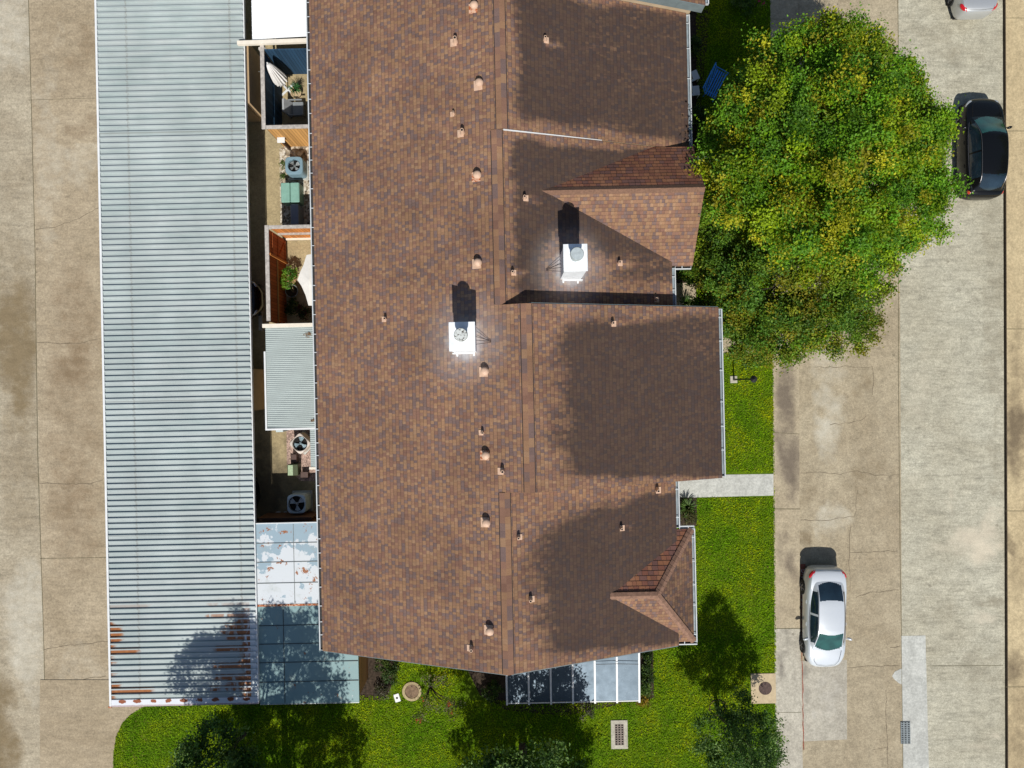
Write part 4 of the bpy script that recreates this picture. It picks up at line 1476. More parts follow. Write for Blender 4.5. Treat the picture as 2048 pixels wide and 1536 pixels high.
fb = fence_root('orange cedar fence with a braced gate round the sail-shaded court')
x0 = U(535.5, 545, FH).x
x1 = U(624, 545, FH).x
yt, yb = U(575, 454, FH).y, U(580, 642, FH).y
bx('north_panel', M['cedar_x'], fb, x0 + .07, x1, yt - .0, yt + .03, .03, FH - .03)
wp = bx('west_panel', M['cedar_y'], fb, x0 - .03, x0 + .02, yb, yt - .05, .03, FH - .03)
bx('top_rail', M['rail'], fb, x0 - .085, x0 + .085, yb, yt + .09, FH - .025, FH + .04, bev=.006)
bx('top_rail', M['rail'], fb, x0 + .09, x1, yt - .07, yt + .08, FH - .025, FH + .038, bev=.006)
rb = bx('cross_rail', M['rail'], fb, x0 + .1, x1, yt - .09, yt - .004, 1.25, 1.34)
bx('cross_rail', M['cream'], fb, x0 + .1, x1, yt - .09, yt - .004, .12, .21)
gyb = U(535, 505, FH).y
gt = bx('gate', M['cedar_y'], fb, x0 + .024, x0 + .055, gyb, yt - .12, .08, FH - .1)
for (z0, z1) in ((FH - .5, FH - .42), (1.2, 1.28), (.2, .28)):
    bx('gate_rail', M['cedar_y'], gt, x0 + .058, x0 + .095, gyb + .02, yt - .14, z0, z1)
MB().tube([(x0 + .08, yt - .2, .3), (x0 + .08, gyb + .06, 1.18)], .035, 6).build('gate_brace', M['cedar_y'], gt)
bx('gate_post', M['cedar_x'], fb, x0 + .025, x0 + .12, gyb - .1, gyb - .01, .02, FH - .04)
bx('side_rail', M['pine_x'], fb, x0 + .024, x0 + .07, yb + .05, gyb - .12, 1.25, 1.35)

lf = fence_root('low brown board fence lying along the lean-to roof edge', 'low_fence')
ya = U(560, 1037, 1.6).y
xa, xb = U(512, 1038, 1.6).x, U(622, 1037, 1.6).x
bx('board_panel', M['brown_x'], lf, xa, xb, ya - .05, ya - .0, .03, 1.55)
bx('top_rail', M['dark_brown'], lf, xa, xb + .02, ya - .1, ya + .03, 1.555, 1.62, bev=.005)


# AC units
def ac_unit(name, label, px, py, h, hw, rz, col, rad, blades, corner, fan_m):
    p = W(px, py, h)
    t = thing('air_conditioner', label, 'air conditioner', (p.x, p.y, .02), rz, 'air conditioners behind the townhouse')
    mcol = plain(name, col, .5, .08, 5)
    MB().box(-hw * 1.1, hw * 1.1, -hw * 1.1, hw * 1.1, -.01, .06, .01).build('base_pad', M['patch'], t)
    n = 40

    def ring(r_in, z, sup):
        out = []
        for k in range(n):
            a_ = 2 * math.pi * k / n
            c, s = math.cos(a_), math.sin(a_)
            if sup:
                q = (abs(c) ** corner + abs(s) ** corner) ** (-1 / corner)
                out.append((r_in * c * q, r_in * s * q, z))
            else:
                out.append((r_in * c, r_in * s, z))
        return out
    rings = [ring(hw * .98, .062, True), ring(hw, h - .1, True), ring(hw, h - .03, True), ring(hw * .95, h, True), ring(rad * 1.06, h + .012, False), ring(rad, h - .005, False), ring(rad * .98, h - .12, False)]
    vs = sum(rings, [])
    fs = []
    for r in range(len(rings) - 1):
        for k in range(n):
            j = (k + 1) % n
            fs.append((r * n + k, r * n + j, (r + 1) * n + j, (r + 1) * n + k))
    body = MB().add(vs, fs).build('cabinet', mcol, t, True)
    MB().lathe([(0, h - .2), (rad * .98, h - .2)], (0, 0, 0), 32).build('fan_well', M['dark'], t)
    fb_ = MB()
    for k in range(blades):
        a_ = 2 * math.pi * k / blades + .6
        pts = []
        for (r, da) in ((.18, -.3), (.88, -.42), (.92, .0), (.88, .42), (.18, .3)):
            pts.append((rad * r * math.cos(a_ + da), rad * r * math.sin(a_ + da), h - .115 + .05 * da))
        fb_.add(pts + [(x, y, z - .008) for x, y, z in pts], [(0, 1, 2, 3, 4), (9, 8, 7, 6, 5)] + [(i, (i + 1) % 5, 5 + (i + 1) % 5, 5 + i) for i in range(5)])
    fb_.build('fan', fan_m, t)
    MB().lathe([(0, h - .06), (rad * .16, h - .065), (rad * .2, h - .11)], (0, 0, 0), 16).build('fan_hub', fan_m, t, True)
    gr = MB()
    for k in range(1, 6):
        gr.torus((0, 0, h + .012), rad * k / 5.4, .0035, 'z', 32, 4)
    for k in range(4):
        a_ = math.pi * k / 4
        gr.tube([(-rad * math.cos(a_), -rad * math.sin(a_), h + .02), (rad * math.cos(a_), rad * math.sin(a_), h + .02)], .004, 4)
    gr.build('fan_guard', M['black_metal'], t)
    return t


ac_unit('blue_grey_enamel', 'blue grey air conditioner with a round fan below the tan board panel', 588, 331, .8, .40, ROT, (.17, .27, .33), .27, 4, 5, M['steel'])
ac_unit('beige_enamel', 'beige air conditioner turned cornerwise beside the pale ribbed patio cover', 600, 887, .75, .37, math.radians(47), (.56, .50, .45), .36 * .92, 3, 7, plain('blue_fan_blade', (.30, .42, .48), .4, .1))
ac_unit('slate_enamel', 'large slate blue air conditioner with rounded corners in the shaded court', 593, 1008, 1.0, .42, ROT, (.48, .60, .66), .36, 3, 5, plain('grey_fan_blade', (.55, .62, .66), .4, .1))


def cabinet(name, label, cat, px0, py0, px1, py1, h, col, seam=True, bev=.04, zb=.02, lidm=None):
    a_, b_ = U(px0, py0, h), U(px1, py1, h)
    t = thing(name, label, cat, tuple(toW(Vector(((a_.x + b_.x) / 2, (a_.y + b_.y) / 2, zb)))), ROT)
    hx, hy = abs(a_.x - b_.x) / 2, abs(a_.y - b_.y) / 2
    mm = plain(name + '_paint', col, .5, .08, 4)
    MB().box(-hx * .97, hx * .97, -hy * .97, hy * .97, 0, h - zb - .09, .01).build('body', mm, t)
    l = MB()
    if seam:
        l.box(-hx, -.006, -hy, hy, h - zb - .088, h - zb, bev)
        l.box(.006, hx, -hy, hy, h - zb - .088, h - zb, bev)
    else:
        l.box(-hx, hx, -hy, hy, h - zb - .088, h - zb, bev)
    l.build('lid', lidm or mm, t)
    return t


cabinet('utility_cabinet', 'sea green utility cabinet with a two part lid between the two grey units', 'cabinet', 561, 365, 599, 404, .75, (.20, .37, .31))
cabinet('utility_box', 'narrow slate grey box against the cedar fence below the green cabinet', 'box', 580, 408, 598, 450, .8, (.17, .20, .25), False)
cabinet('utility_box', 'small moss green box with a pale panel south of the beige air conditioner', 'box', 574, 929, 596, 951, .6, (.06, .075, .035), False, .02, .02)
o = cabinet('meter_box', 'pale blue meter box peeping out below the ribbed patio cover', 'meter box', 551, 850, 566, 864, 1.3, (.50, .58, .60), False, .02, .6)
cabinet('crate', 'small dark brown crate beside the moss green box', 'crate', 601, 944, 616, 955, .3, (.09, .055, .045), False, .01)
cabinet('crate', 'dark brown crate touching the corner of the beige air conditioner', 'crate', 582, 909, 593, 924, .35, (.085, .05, .042), False, .01)
# pale panel on the moss box
p = U(580.5, 942, .62)
tag(bx('panel', plain('pale_green_label', (.36, .46, .30), .7, .2, 20, 0, .3, 0, None, .4), [o_ for o_ in bpy.data.objects if o_.get('label', '').startswith('small moss')][0], -.20, .02, -.24, .22, .583, .592))

# capped post
t = thing('capped_post', 'short brown post with a white square cap by the tan boards', 'post', tuple(W(580, 299, .02)), ROT)
MB().box(-.05, .05, -.05, .05, 0, 1.26, .008).build('post', M['dark_brown'], t)
MB().box(-.17, .17, -.12, .12, 1.262, 1.30, .01).build('cap', M['white_metal'], t)

gv = MB().prism([tuple(W(x, y, .01)[:2]) for x, y in ((559, 297), (574, 292), (625, 292), (632, 452), (561, 452))], -.05, .022).build('gravel_bed', M['gravel'])
tag(gv, kind='stuff')
gv = MB().prism([tuple(W(x, y, .01)[:2]) for x, y in ((573, 856), (584, 850), (640, 850), (640, 962), (600, 962), (574, 930))], -.05, .022).build('gravel_bed', plain('pinkish_rubble', (.42, .30, .25), .95, .5, 16, 0, .1, 0, None, .7))
tag(gv, kind='stuff')

# pebbles in the shaded court
for k, (px, py, s) in enumerate(((557, 1026, .11), (567, 1030, .08), (549, 1031, .09), (571, 1025, .07), (563, 1033, .06), (577, 1029, .08))):
    p = W(px, py, 0)
    mb = MB()
    mb.lathe([(0, s * .9), (s * .5, s * .8), (s * .95, s * .4), (s, s * .1), (s * .8, 0)], (p.x, p.y, .005), 9, 1.2, .85)
    tag(mb.build('stone', plain('white_stone', (.46, .46, .44), .9, .2, 20), None, True), 'whitish loose stone by the low brown board fence', 'stone', 'stones by the low fence')

# wheel stop
p0, p1 = U(519.5, 577, .1), U(522, 661, .1)
ws = MB()
ws.prism([(p0.x - .08, p0.y), (p0.x + .08, p0.y), (p0.x + .08, p1.y), (p0.x - .08, p1.y)], -.01, .12)
o = ws.build('wheel_stop', M['patch'])
o.rotation_euler = (0, 0, ROT)
tag(o, 'grey concrete wheel stop before the dark car under the carport', 'wheel stop')

# parasol
p = W(576, 180, 0)
t = thing('closed_parasol', 'folded white parasol on a cross-shaped stand inside the navy fence', 'parasol', (p.x, p.y, .012), ROT)
MB().tube([(0, 0, .05), (0, 0, 2.75)], .022, 8).build('pole', M['white_metal'], t)
cb = MB()
cb.box(-.38, .38, -.045, .045, 0, .05, .006)
cb.box(-.045, .045, -.38, -.048, 0, .05, .006)
cb.box(-.045, .045, .048, .38, 0, .05, .006)
b = cb.build('cross_base', M['white_metal'], t)
b.rotation_euler = (0, 0, math.radians(42))
pf = []
n = 28
prof = [(.05, 2.72), (.10, 2.55), (.15, 2.2), (.21, 1.7), (.25, 1.25), (.24, 1.02), (.12, .98)]
vs, fs = [], []
for k in range(n):
    a_ = 2 * math.pi * k / n
    for i, (r, z) in enumerate(prof):
        q = r * (1 + (.28 if k % 2 else -.12) * min(1, i / 2))
        vs.append((q * math.cos(a_), q * math.sin(a_), z))
for k in range(n):
    j = (k + 1) % n
    for i in range(len(prof) - 1):
        m_ = len(prof)
        fs.append((k * m_ + i, j * m_ + i, j * m_ + i + 1, k * m_ + i + 1))
MB().add(vs, fs).build('canopy', M['fabric'], t, True)
MB().lathe([(0, .1), (.03, .07), (.035, 0)], (0, 0, 2.73), 10).build('finial', M['white_metal'], t, True)

# covered chair
p = W(590, 216, .5)
t = thing('patio_chair', 'grey cushioned patio chair with a sloping back inside the navy fence', 'chair', (p.x, p.y, .012), ROT)
MB().box(-.12, .36, -.30, .30, .22, .46, .03).build('seat', M['grey_fab'], t)
mb = MB()
mb.add([(-.16, -.33, .3), (-.16, .33, .3), (-.38, .30, .88), (-.38, -.30, .88), (-.30, -.33, .22), (-.30, .33, .22), (-.46, .28, .86), (-.46, -.28, .86)],
       [(0, 1, 2, 3), (7, 6, 5, 4), (0, 4, 5, 1), (1, 5, 6, 2), (2, 6, 7, 3), (3, 7, 4, 0)])
mb.build('backrest', plain('light_grey_cushion', (.36, .38, .40), .9, .08), t)
for sx in (-.3, .32):
    for sy in (-.28, .28):
        MB().tube([(sx, sy, 0), (sx, sy, .28)], .022, 6).build('leg', M['black_metal'], t)
for sy in (-.34, .34):
    MB().box(-.3, .34, sy - .03, sy + .03, .55, .6, .01).build('armrest', M['grey_fab'], t)


# ------------------------------------------------------------------ foliage
def leaf_mesh(name, parent, pts, nrm_tilt, size, cols, m, seed, aspect=.62, up=.5, fold=.18, nb=None):
    """pts Nx3, cols Nx3, size scalar or N"""
    rg = np.random.default_rng(seed)
    N = len(pts)
    size = np.broadcast_to(np.asarray(size, float), (N,)) * rg.uniform(.7, 1.3, N)
    n = rg.normal(0, nrm_tilt, (N, 3))
    n += np.array([0, 0, up]) if nb is None else nb * up * 1.3
    n /= np.linalg.norm(n, axis=1)[:, None] + 1e-9
    d = rg.normal(0, 1, (N, 3))
    d -= (d * n).sum(1)[:, None] * n
    d /= np.linalg.norm(d, axis=1)[:, None] + 1e-9
    s = np.cross(n, d)
    L = size[:, None]
    v0 = pts - d * L * .5
    v1 = pts + s * L * aspect * .5 + n * L * fold
    v2 = pts + d * L * .5
    v3 = pts - s * L * aspect * .5 + n * L * fold
    V = np.stack([v0, v1, v2, v3], 1).reshape(-1, 3)
    me = bpy.data.meshes.new(name)
    me.vertices.add(4 * N)
    me.vertices.foreach_set('co', V.astype(np.float32).ravel())
    idx = np.arange(4 * N).reshape(N, 4)
    tri = np.concatenate([idx[:, [0, 1, 2]], idx[:, [0, 2, 3]]], 1).reshape(-1, 3)
    me.loops.add(tri.size)
    me.loops.foreach_set('vertex_index', tri.ravel().astype(np.int32))
    me.polygons.add(len(tri))
    me.polygons.foreach_set('loop_start', (np.arange(len(tri)) * 3).astype(np.int32))
    me.update(calc_edges=True)
    me.validate()
    ca = me.color_attributes.new('tint', 'FLOAT_COLOR', 'POINT')
    C4 = np.ones((4 * N, 4), np.float32)
    C4[:, :3] = np.repeat(np.clip(cols, 0, 1), 4, axis=0)
    ca.data.foreach_set('color', C4.ravel())
    me.materials.append(m)
    o = bpy.data.objects.new(name, me)
    COL.objects.link(o)
    if parent: o.parent = parent
    return o


def crown(name, parent, lobes, per_m2, nleaf, csize, leaf, palette, seed, flat=.55, core=.14, lowz=-.35, tilt=.55, twigs=.0, gaps=.0):
    """lobes: (x,y,z,rx,ry,rz); leaf sprays spread over the outside of every lobe"""
    rg = np.random.default_rng(seed)
    cs = []
    for li, (x, y, z, rx, ry, rz) in enumerate(lobes):
        n = max(2, int(per_m2 * 4 * math.pi * ((rx * ry + rx * rz + ry * rz) / 3) * .62))
        k = 0
        for _ in range(n * 4):
            if k >= n: break
            d = rg.normal(0, 1, 3)
            d /= np.linalg.norm(d)
            if d[2] < lowz: continue
            r = rg.uniform(.72, 1.06) if rg.random() > core else rg.uniform(.35, .75)
            p = np.array([x + d[0] * rx * r, y + d[1] * ry * r, z + d[2] * rz * r])
            deep = False
            for lj, (x2, y2, z2, a2, b2, c2) in enumerate(lobes):
                if lj != li and ((p[0] - x2) / a2) ** 2 + ((p[1] - y2) / b2) ** 2 + ((p[2] - z2) / c2) ** 2 < .5:
                    deep = True
                    break
            if deep and rg.random() > .15: continue
            if gaps and mnoise.noise(Vector((p[0] * 1.15 + seed, p[1] * 1.15, p[2] * .8))) < -.14 and rg.random() < gaps: continue
            cs.append(p)
            k += 1
    # sprays that stick out of the outline
    for (x, y, z, rx, ry, rz) in lobes:
        for _ in range(int(twigs * rx * 3)):
            d = rg.normal(0, 1, 3)
            d[2] = abs(d[2]) * .5
            d /= np.linalg.norm(d)
            q = rg.uniform(1.05, 1.32)
            for f_ in (1.0, .93, .86):
                cs.append(np.array([x + d[0] * rx * q * f_, y + d[1] * ry * q * f_, z + d[2] * rz * q * f_]))
    cs = np.array(cs)
    K = len(cs)
    cr = csize * rg.uniform(.6, 1.35, K)
    pal = np.array(palette)
    ci = rg.integers(0, len(pal), K)
    ccol = pal[ci] * rg.uniform(.62, 1.32, (K, 1))
    nl = np.maximum(4, (nleaf * (cr / csize) ** 1.6)).astype(int)
    rep = np.repeat(np.arange(K), nl)
    off = rg.normal(0, .40, (len(rep), 3)) * cr[rep][:, None]
    cn = rg.normal(0, .5, (K, 3))
    cn[:, 2] = 1.0
    cn = cn[rep]
    off[:, 2] *= flat
    pts = cs[rep] + off
    cols = ccol[rep] * rg.uniform(.8, 1.22, (len(rep), 1))
    hot = rg.random(len(rep)) < .05
    cols[hot] *= np.array([1.35, 1.15, .8])
    return leaf_mesh(name, parent, pts, tilt, leaf, cols, M['leaf'], seed + 1, nb=cn)


def limbs(name, parent, base, targets, r0, seed, m=None, split=.45):
    rr = random.Random(seed)
    base = Vector(base)
    top = sum((Vector(t_) for t_ in targets), Vector()) / len(targets)
    fork = base.lerp(Vector((base.x * .5 + top.x * .5, base.y * .5 + top.y * .5, top.z)), split)
    mb = MB()
    mb.tube([base, base.lerp(fork, .5) + Vector((rr.uniform(-.1, .1), rr.uniform(-.1, .1), 0)), fork], [r0 * 1.25, r0, r0 * .85], 10)
    for t_ in targets:
        t_ = Vector(t_)
        mid = fork.lerp(t_, .5) + Vector((rr.uniform(-.3, .3), rr.uniform(-.3, .3), rr.uniform(.0, .4)))
        mb.tube([fork - Vector((0, 0, .1)), mid, t_], [r0 * .55, r0 * .3, r0 * .08], 7)
        for k in range(3):
            e_ = t_ + Vector((rr.uniform(-1, 1), rr.uniform(-1, 1), rr.uniform(-.1, .6)))
            mb.tube([mid.lerp(t_, .2 + .2 * k), e_], [r0 * .2, r0 * .04], 5)
    return mb.build(name, m or M['bark'], parent, True)


def tree(label, base, lobes, pal, seed, per=3.0, nleaf=34, csize=.42, leaf=.13, r0=.2, group=None, name='tree', cat='tree', **kw):
    t = thing(name, label, cat, (base[0], base[1], 0), 0, group)
    L = [(x - base[0], y - base[1], z, rx, ry, rz) for (x, y, z, rx, ry, rz) in lobes]
    limbs('trunk', t, (0, 0, -.02), [(l[0], l[1], l[2] + l[5] * .3) for l in L], r0, seed)
    crown('crown', t, L, per, nleaf, csize, leaf, pal, seed, **kw)
    return t


def lob(px, py, h, r, rz=None):
    p = W(px, py, h)
    return (p.x, p.y, h, r, r, rz or r * .8)


YEL = [(0.228, 0.325, 0.008), (0.150, 0.291, 0.008), (0.300, 0.302, 0.012), (0.102, 0.235, 0.010), (0.216, 0.325, 0.008), (0.120, 0.274, 0.012), (0.348, 0.347, 0.016), (0.084, 0.207, 0.012), (0.120, 0.263, 0.016)]
GRN = [(.075, .175, .016), (.12, .225, .014), (.18, .25, .012), (.085, .19, .022), (.20, .23, .014), (.125, .215, .014), (.24, .23, .016)]
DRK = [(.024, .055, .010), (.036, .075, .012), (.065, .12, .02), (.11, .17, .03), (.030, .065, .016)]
OAK = [(.035, .09, .014), (.055, .13, .02), (.10, .19, .035), (.16, .26, .07)]

L1 = [lob(*q) for q in ((1518, 225, 6.0, 1.3), (1580, 165, 6.6, 1.7), (1660, 150, 6.6, 1.8), (1735, 165, 6.0, 1.5), (1790, 200, 5.2, 1.1), (1480, 300, 6.6, 1.6), (1570, 280, 8.0, 2.1), (1680, 270, 8.2, 2.2),
                         (1780, 285, 7.0, 1.7), (1825, 270, 5.4, 1.0), (1822, 350, 5.4, 1.15), (1770, 380, 7.4, 1.9), (1660, 390, 8.6, 2.1), (1550, 380, 8.0, 1.9), (1470, 390, 6.4, 1.3), (1808, 425, 5.4, 1.15), (1765, 475, 5.2, 1.1), (1700, 480, 6.4, 1.5), (1590, 460, 7.0, 1.5), (1690, 118, 4.6, .7), (1610, 120, 5.0, .7))]
t1b = W(1505, 440, 0)
tree('broad yellow green tree spreading over the street opposite the black car', (t1b.x, t1b.y), L1, YEL, 11, per=3.7, nleaf=150, csize=.46, leaf=.10, r0=.24, twigs=2.4, core=.2, flat=.5, gaps=.9)
L2 = [lob(*q) for q in ((1432, 430, 4.6, 1.0), (1425, 520, 4.2, 1.1), (1480, 560, 5.0, 1.3), (1560, 560, 6.0, 1.4), (1640, 560, 6.2, 1.4), (1710, 590, 5.2, 1.05), (1480, 640, 4.4, 1.2), (1560, 640, 5.2, 1.4), (1640, 640, 5.2, 1.2), (1705, 655, 4.2, .8), (1600, 672, 4.0, .6), (1500, 690, 3.4, .7), (1440, 610, 3.6, .9))]
t2b = W(1492, 610, 0)
tree('darker green tree crowding the eave north of the lamp post', (t2b.x, t2b.y), L2, GRN, 23, per=5.0, nleaf=135, csize=.42, leaf=.095, r0=.16, twigs=2.4, core=.2, flat=.5, gaps=.9)

# young oak by the round manhole
b3 = W(1435, 1415, 0)
L3 = [(b3.x + dx, b3.y + dy, z, r, r, rz) for dx, dy, z, r, rz in ((0, 0, 3.1, 1.35, .9), (.8, .35, 2.9, .9, .7), (-.85, .3, 2.9, .9, .7), (.3, -.8, 3.0, .9, .7), (-.4, -.7, 3.2, .9, .7), (1.2, -.4, 2.7, .7, .5), (0.1, .1, 4.3, 1.05, .8), (0, 0, 5.3, .7, .7), (-.05, 0, 6.3, .32, .6), (.05, .9, 2.6, .8, .5))]
tree('young dark green oak on the lawn beside the square manhole pad', (b3.x, b3.y), L3, OAK, 31, per=7, nleaf=40, csize=.30, leaf=.09, r0=.08, twigs=1.5)
MB().torus((b3.x, b3.y, .015), .36, .035, 'z', 30, 6).build('tree_ring', M['soil']).select_set(False)
tag(bpy.data.objects['tree_ring'], 'thin dark edging ring round the foot of the young oak', 'edging ring')

# trees along the southern edge: their shade falls on the roofs and the lawn
def southern(label, cx, cy, z, r, ht, seed, n=9, pal=DRK, base=None, r0=.16, leaf=.13, per=3.2):
    rr = random.Random(seed)
    L = [(cx, cy, z + (ht - z) * .35, r * .62, r * .62, (ht - z) * .6)]
    for k in range(n):
        a_ = 2 * math.pi * k / n + rr.uniform(-.25, .25)
        q = rr.uniform(.5, .72) * r
        L.append((cx + q * math.cos(a_), cy + q * math.sin(a_), z + rr.uniform(-.5, .9), r * rr.uniform(.30, .42), r * rr.uniform(.30, .42), r * rr.uniform(.22, .34)))
    return tree(label, base or (cx, cy), L, pal, seed, per=per, nleaf=46, csize=.40, leaf=leaf, r0=r0, twigs=2.4)


southern('tall dark tree south of the rusting carport end, its shade on the lean-to roof', -10.3, -18.0, 8.4, 3.5, 11.5, 41, 10)
southern('low dark leafy tree at the lower edge near the curved lawn corner', -12.2, -16.0, 3.2, 1.9, 4.3, 43, 8, OAK, None, .08)
southern('dark leafy tree at the lower edge south of the sunroom', .5, -16.6, 5.3, 3.2, 8.6, 47, 10, OAK)
southern('dense dark tree farther south behind the tall one', -10.0, -20.8, 4.6, 3.4, 9.0, 61, 9)
southern('dense dark tree farther south beyond the sunroom tree', 0.7, -20.7, 4.4, 3.2, 8.4, 63, 9)
southern('leafy tree east of the far pavement casting shade on it', 26.2, 9.2, 4.6, 2.4, 7.0, 53, 8, GRN)
southern('leafy tree beyond the silver car, shading the far pavement', 27.3, 13.4, 4.8, 2.4, 7.0, 59, 8, GRN)


def shrub(label, px, py, h, r, pal, seed, name='shrub', n=None, leaf=.07, sparse=1.0, group=None, z0=.0, cat='shrub'):
    p = W(px, py, h * .5)
    t = thing(name, label, cat, (p.x, p.y, z0), 0, group)
    rr = random.Random(seed)
    lobes = [(rr.uniform(-.45, .45) * r, rr.uniform(-.45, .45) * r, h * rr.uniform(.4, .7), r * .6, r * .6, h * .4) for _ in range(4)]
    crown('foliage', t, lobes, 16 * sparse, 30, .17, leaf * 1.1, pal, seed, core=.3)
    mb = MB()
    for k in range(5):
        l = lobes[k % 4]
        mb.tube([(0, 0, -.01), (l[0] * .5, l[1] * .5, h * .3), (l[0] + rr.uniform(-.1, .1), l[1], h * .7)], [.025, .015, .006], 5)
    mb.build('stem', M['bark'], t)
    return t


def grass_clump(label, px, py, r, pal, seed, n=90, h=.5, name='ornamental_grass', group=None):
    p = W(px, py, 0)
    t = thing(name, label, 'plant', (p.x, p.y, .01), 0, group)
    rr = random.Random(seed)
    vs, fs, cs = [], [], []
    for k in range(n):
        a_ = rr.uniform(0, 6.283)
        l = r * rr.uniform(.6, 1.1)
        d = Vector((math.cos(a_), math.sin(a_), 0))
        s = Vector((-d.y, d.x, 0)) * rr.uniform(.008, .016)
        hh = h * rr.uniform(.5, 1)
        b = len(vs)
        for (q, z, w) in ((.05, .0, 1), (.4, hh * .9, 1), (.8, hh, .8), (1, hh * .75, .1)):
            c = d * l * q + Vector((0, 0, z))
            vs += [c + s * w, c - s * w]
        for i in range(3):
            fs.append((b + 2 * i, b + 2 * i + 1, b + 2 * i + 3, b + 2 * i + 2))
        c = pal[rr.randrange(len(pal))]
        f = rr.uniform(.7, 1.3)
        cs += [(c[0] * f, c[1] * f, c[2] * f, 1)] * 8
    me = bpy.data.meshes.new('blades')
    me.from_pydata([tuple(v) for v in vs], [], fs)
    ca = me.color_attributes.new('tint', 'FLOAT_COLOR', 'POINT')
    ca.data.foreach_set('color', np.array(cs, np.float32).ravel())
    me.materials.append(M['leaf'])
    o = bpy.data.objects.new('blades', me)
    COL.objects.link(o)
    o.parent = t
    return t


LIGHT = [(.07, .14, .02), (.10, .17, .03), (.05, .11, .015)]
grass_clump('spiky green clump beside the entry walk, near the porch gutter', 1372, 1012, .5, LIGHT, 3, 130)
shrub('low olive shrub between the spiky clump and the hipped bay', 1378, 1035, .5, .42, [(.07, .075, .02), (.05, .06, .018), (.10, .10, .03)], 5)
grass_clump('spiky clump on the porch slab beside the shaded roof step', 1370, 606, .42, LIGHT, 7, 90)
shrub('ferny green shrub in the nook below the porch gutter', 1378, 548, .7, .38, LIGHT, 9)
shrub('dry brownish shrub below the darker green tree by the porch slab', 1398, 562, .5, .40, [(.10, .08, .03), (.06, .06, .02)], 13)
shrub('dark mounded shrub beside the brown siding of the lean-to', 770, 1338, .8, .60, DRK, 15)
shrub('grey twiggy shrub south of the dark mounded shrub', 765, 1382, .4, .48, [(.10, .09, .07), (.13, .12, .09), (.06, .07, .03)], 17, sparse=.6)
for k, (px, py) in enumerate(((1294, 1310), (1294, 1328), (1293, 1346), (1292, 1362))):
    shrub('dark clipped hedge plant in the row along the sunroom side', px, py, .7, .26, DRK, 60 + k, 'hedge_plant', group='hedge along the sunroom')
shrub('bright green shrub at the sunroom corner, north of the yellow one', 1292, 1378, .6, .34, LIGHT, 65)
shrub('yellow orange leaved shrub at the sunroom corner', 1292, 1404, .45, .34, [(.32, .20, .01), (.24, .17, .01), (.15, .14, .02)], 67)
shrub('greyish ground plant under the middle of the sunroom edge', 1170, 1418, .3, .5, [(.13, .12, .09), (.10, .12, .05)], 69, sparse=.5)
shrub('dark shrub under the west corner of the sunroom', 985, 1380, .6, .55, DRK, 71)
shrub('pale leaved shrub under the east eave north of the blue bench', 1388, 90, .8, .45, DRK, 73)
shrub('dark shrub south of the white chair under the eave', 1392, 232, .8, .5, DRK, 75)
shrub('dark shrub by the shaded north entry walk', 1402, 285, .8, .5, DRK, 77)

# crape myrtle with red blooms
b4 = W(860, 1372, 0)
t = thing('flowering_tree', 'thin red flowering shrub tree leaning over the round manhole', 'flowering tree', (b4.x, b4.y, 0))
rr = random.Random(5)
tg = []
mb = MB()
for k in range(13):
    a_ = rr.uniform(0, 6.28); q = rr.uniform(.3, 1.15)
    e_ = Vector((q * math.cos(a_) + .35, q * math.sin(a_) - .1, rr.uniform(1.0, 1.7)))
    mb.tube([(0, 0, 0), (e_.x * .3, e_.y * .3, .7), e_], [.03, .018, .006], 5)
    tg.append(e_)
mb.build('stem', M['bark'], t)
crown('foliage', t, [(e_.x, e_.y, e_.z, .28, .28, .2) for e_ in tg], 16, 12, .2, .075, [(.08, .12, .03), (.15, .17, .07), (.18, .15, .08)], 81, core=.3)
crown('blossom', t, [(e_.x, e_.y, e_.z + .1, .10, .10, .06) for e_ in tg[:5]], 30, 9, .09, .06, [(.45, .04, .03), (.38, .06, .04)], 83)

# pink flower bush at the top edge
shrub('small green bush on the shaded lawn under the pink blossom', 1485, 8, .6, .5, OAK, 85)
p = W(1521, 4, .7)
t = thing('flowering_bush', 'magenta flowering bush at the upper edge of the lawn', 'flowering bush', (p.x, p.y + .15, 0))
crown('foliage', t, [(0, 0, .45, .3, .3, .3)], 10, 12, .16, .06, OAK, 87, core=.3)
crown('blossom', t, [(0, -.12, .7, .18, .16, .1)], 26, 14, .1, .06, [(.55, .01, .22), (.45, .01, .16)], 89)
MB().tube([(0, 0, 0), (0, 0, .4)], .02, 6).build('stem', M['bark'], t)

# court plants
p = W(582, 560, .3)
t = thing('potted_bush', 'leafy green potted bush beside the canvas sail', 'potted plant', (p.x, p.y, .012))
MB().lathe([(0, .02), (.16, .02), (.2, .3), (.23, .31), (.23, .35), (.19, .35), (.18, .3), (0, .3)], (0, 0, 0), 20).build('pot', M['terracotta'], t, True)
crown('foliage', t, [(0, .05, .75, .36, .36, .3), (-.1, -.16, .65, .3, .3, .25), (.08, .3, .6, .28, .26, .25)], 22, 22, .16, .075, [(.12, .27, .02), (.20, .34, .03), (.07, .19, .02)], 91, core=.3)
MB().tube([(0, 0, .28), (0, .02, .7)], .02, 6).build('stem', M['bark'], t)
p = W(591, 184, .4)
t = thing('potted_yucca', 'spiky green plant in a cream bowl next to the folded parasol', 'potted plant', (p.x, p.y, .012))
MB().lathe([(0, .02), (.14, .02), (.24, .30), (.25, .34), (.21, .34), (.19, .28), (0, .28)], (0, 0, 0), 20).build('pot', plain('cream_pot', (.48, .36, .22), .7, .1), t, True)
y_ = grass_clump('x', 591, 180, .34, [(.03, .12, .03), (.02, .09, .03), (.05, .16, .05)], 93, 60, .45)
bl = y_.children[0]
bl.name = 'spikes'
bl.parent = t
bl.location = (0, .08, .28)
bpy.data.objects.remove(y_)
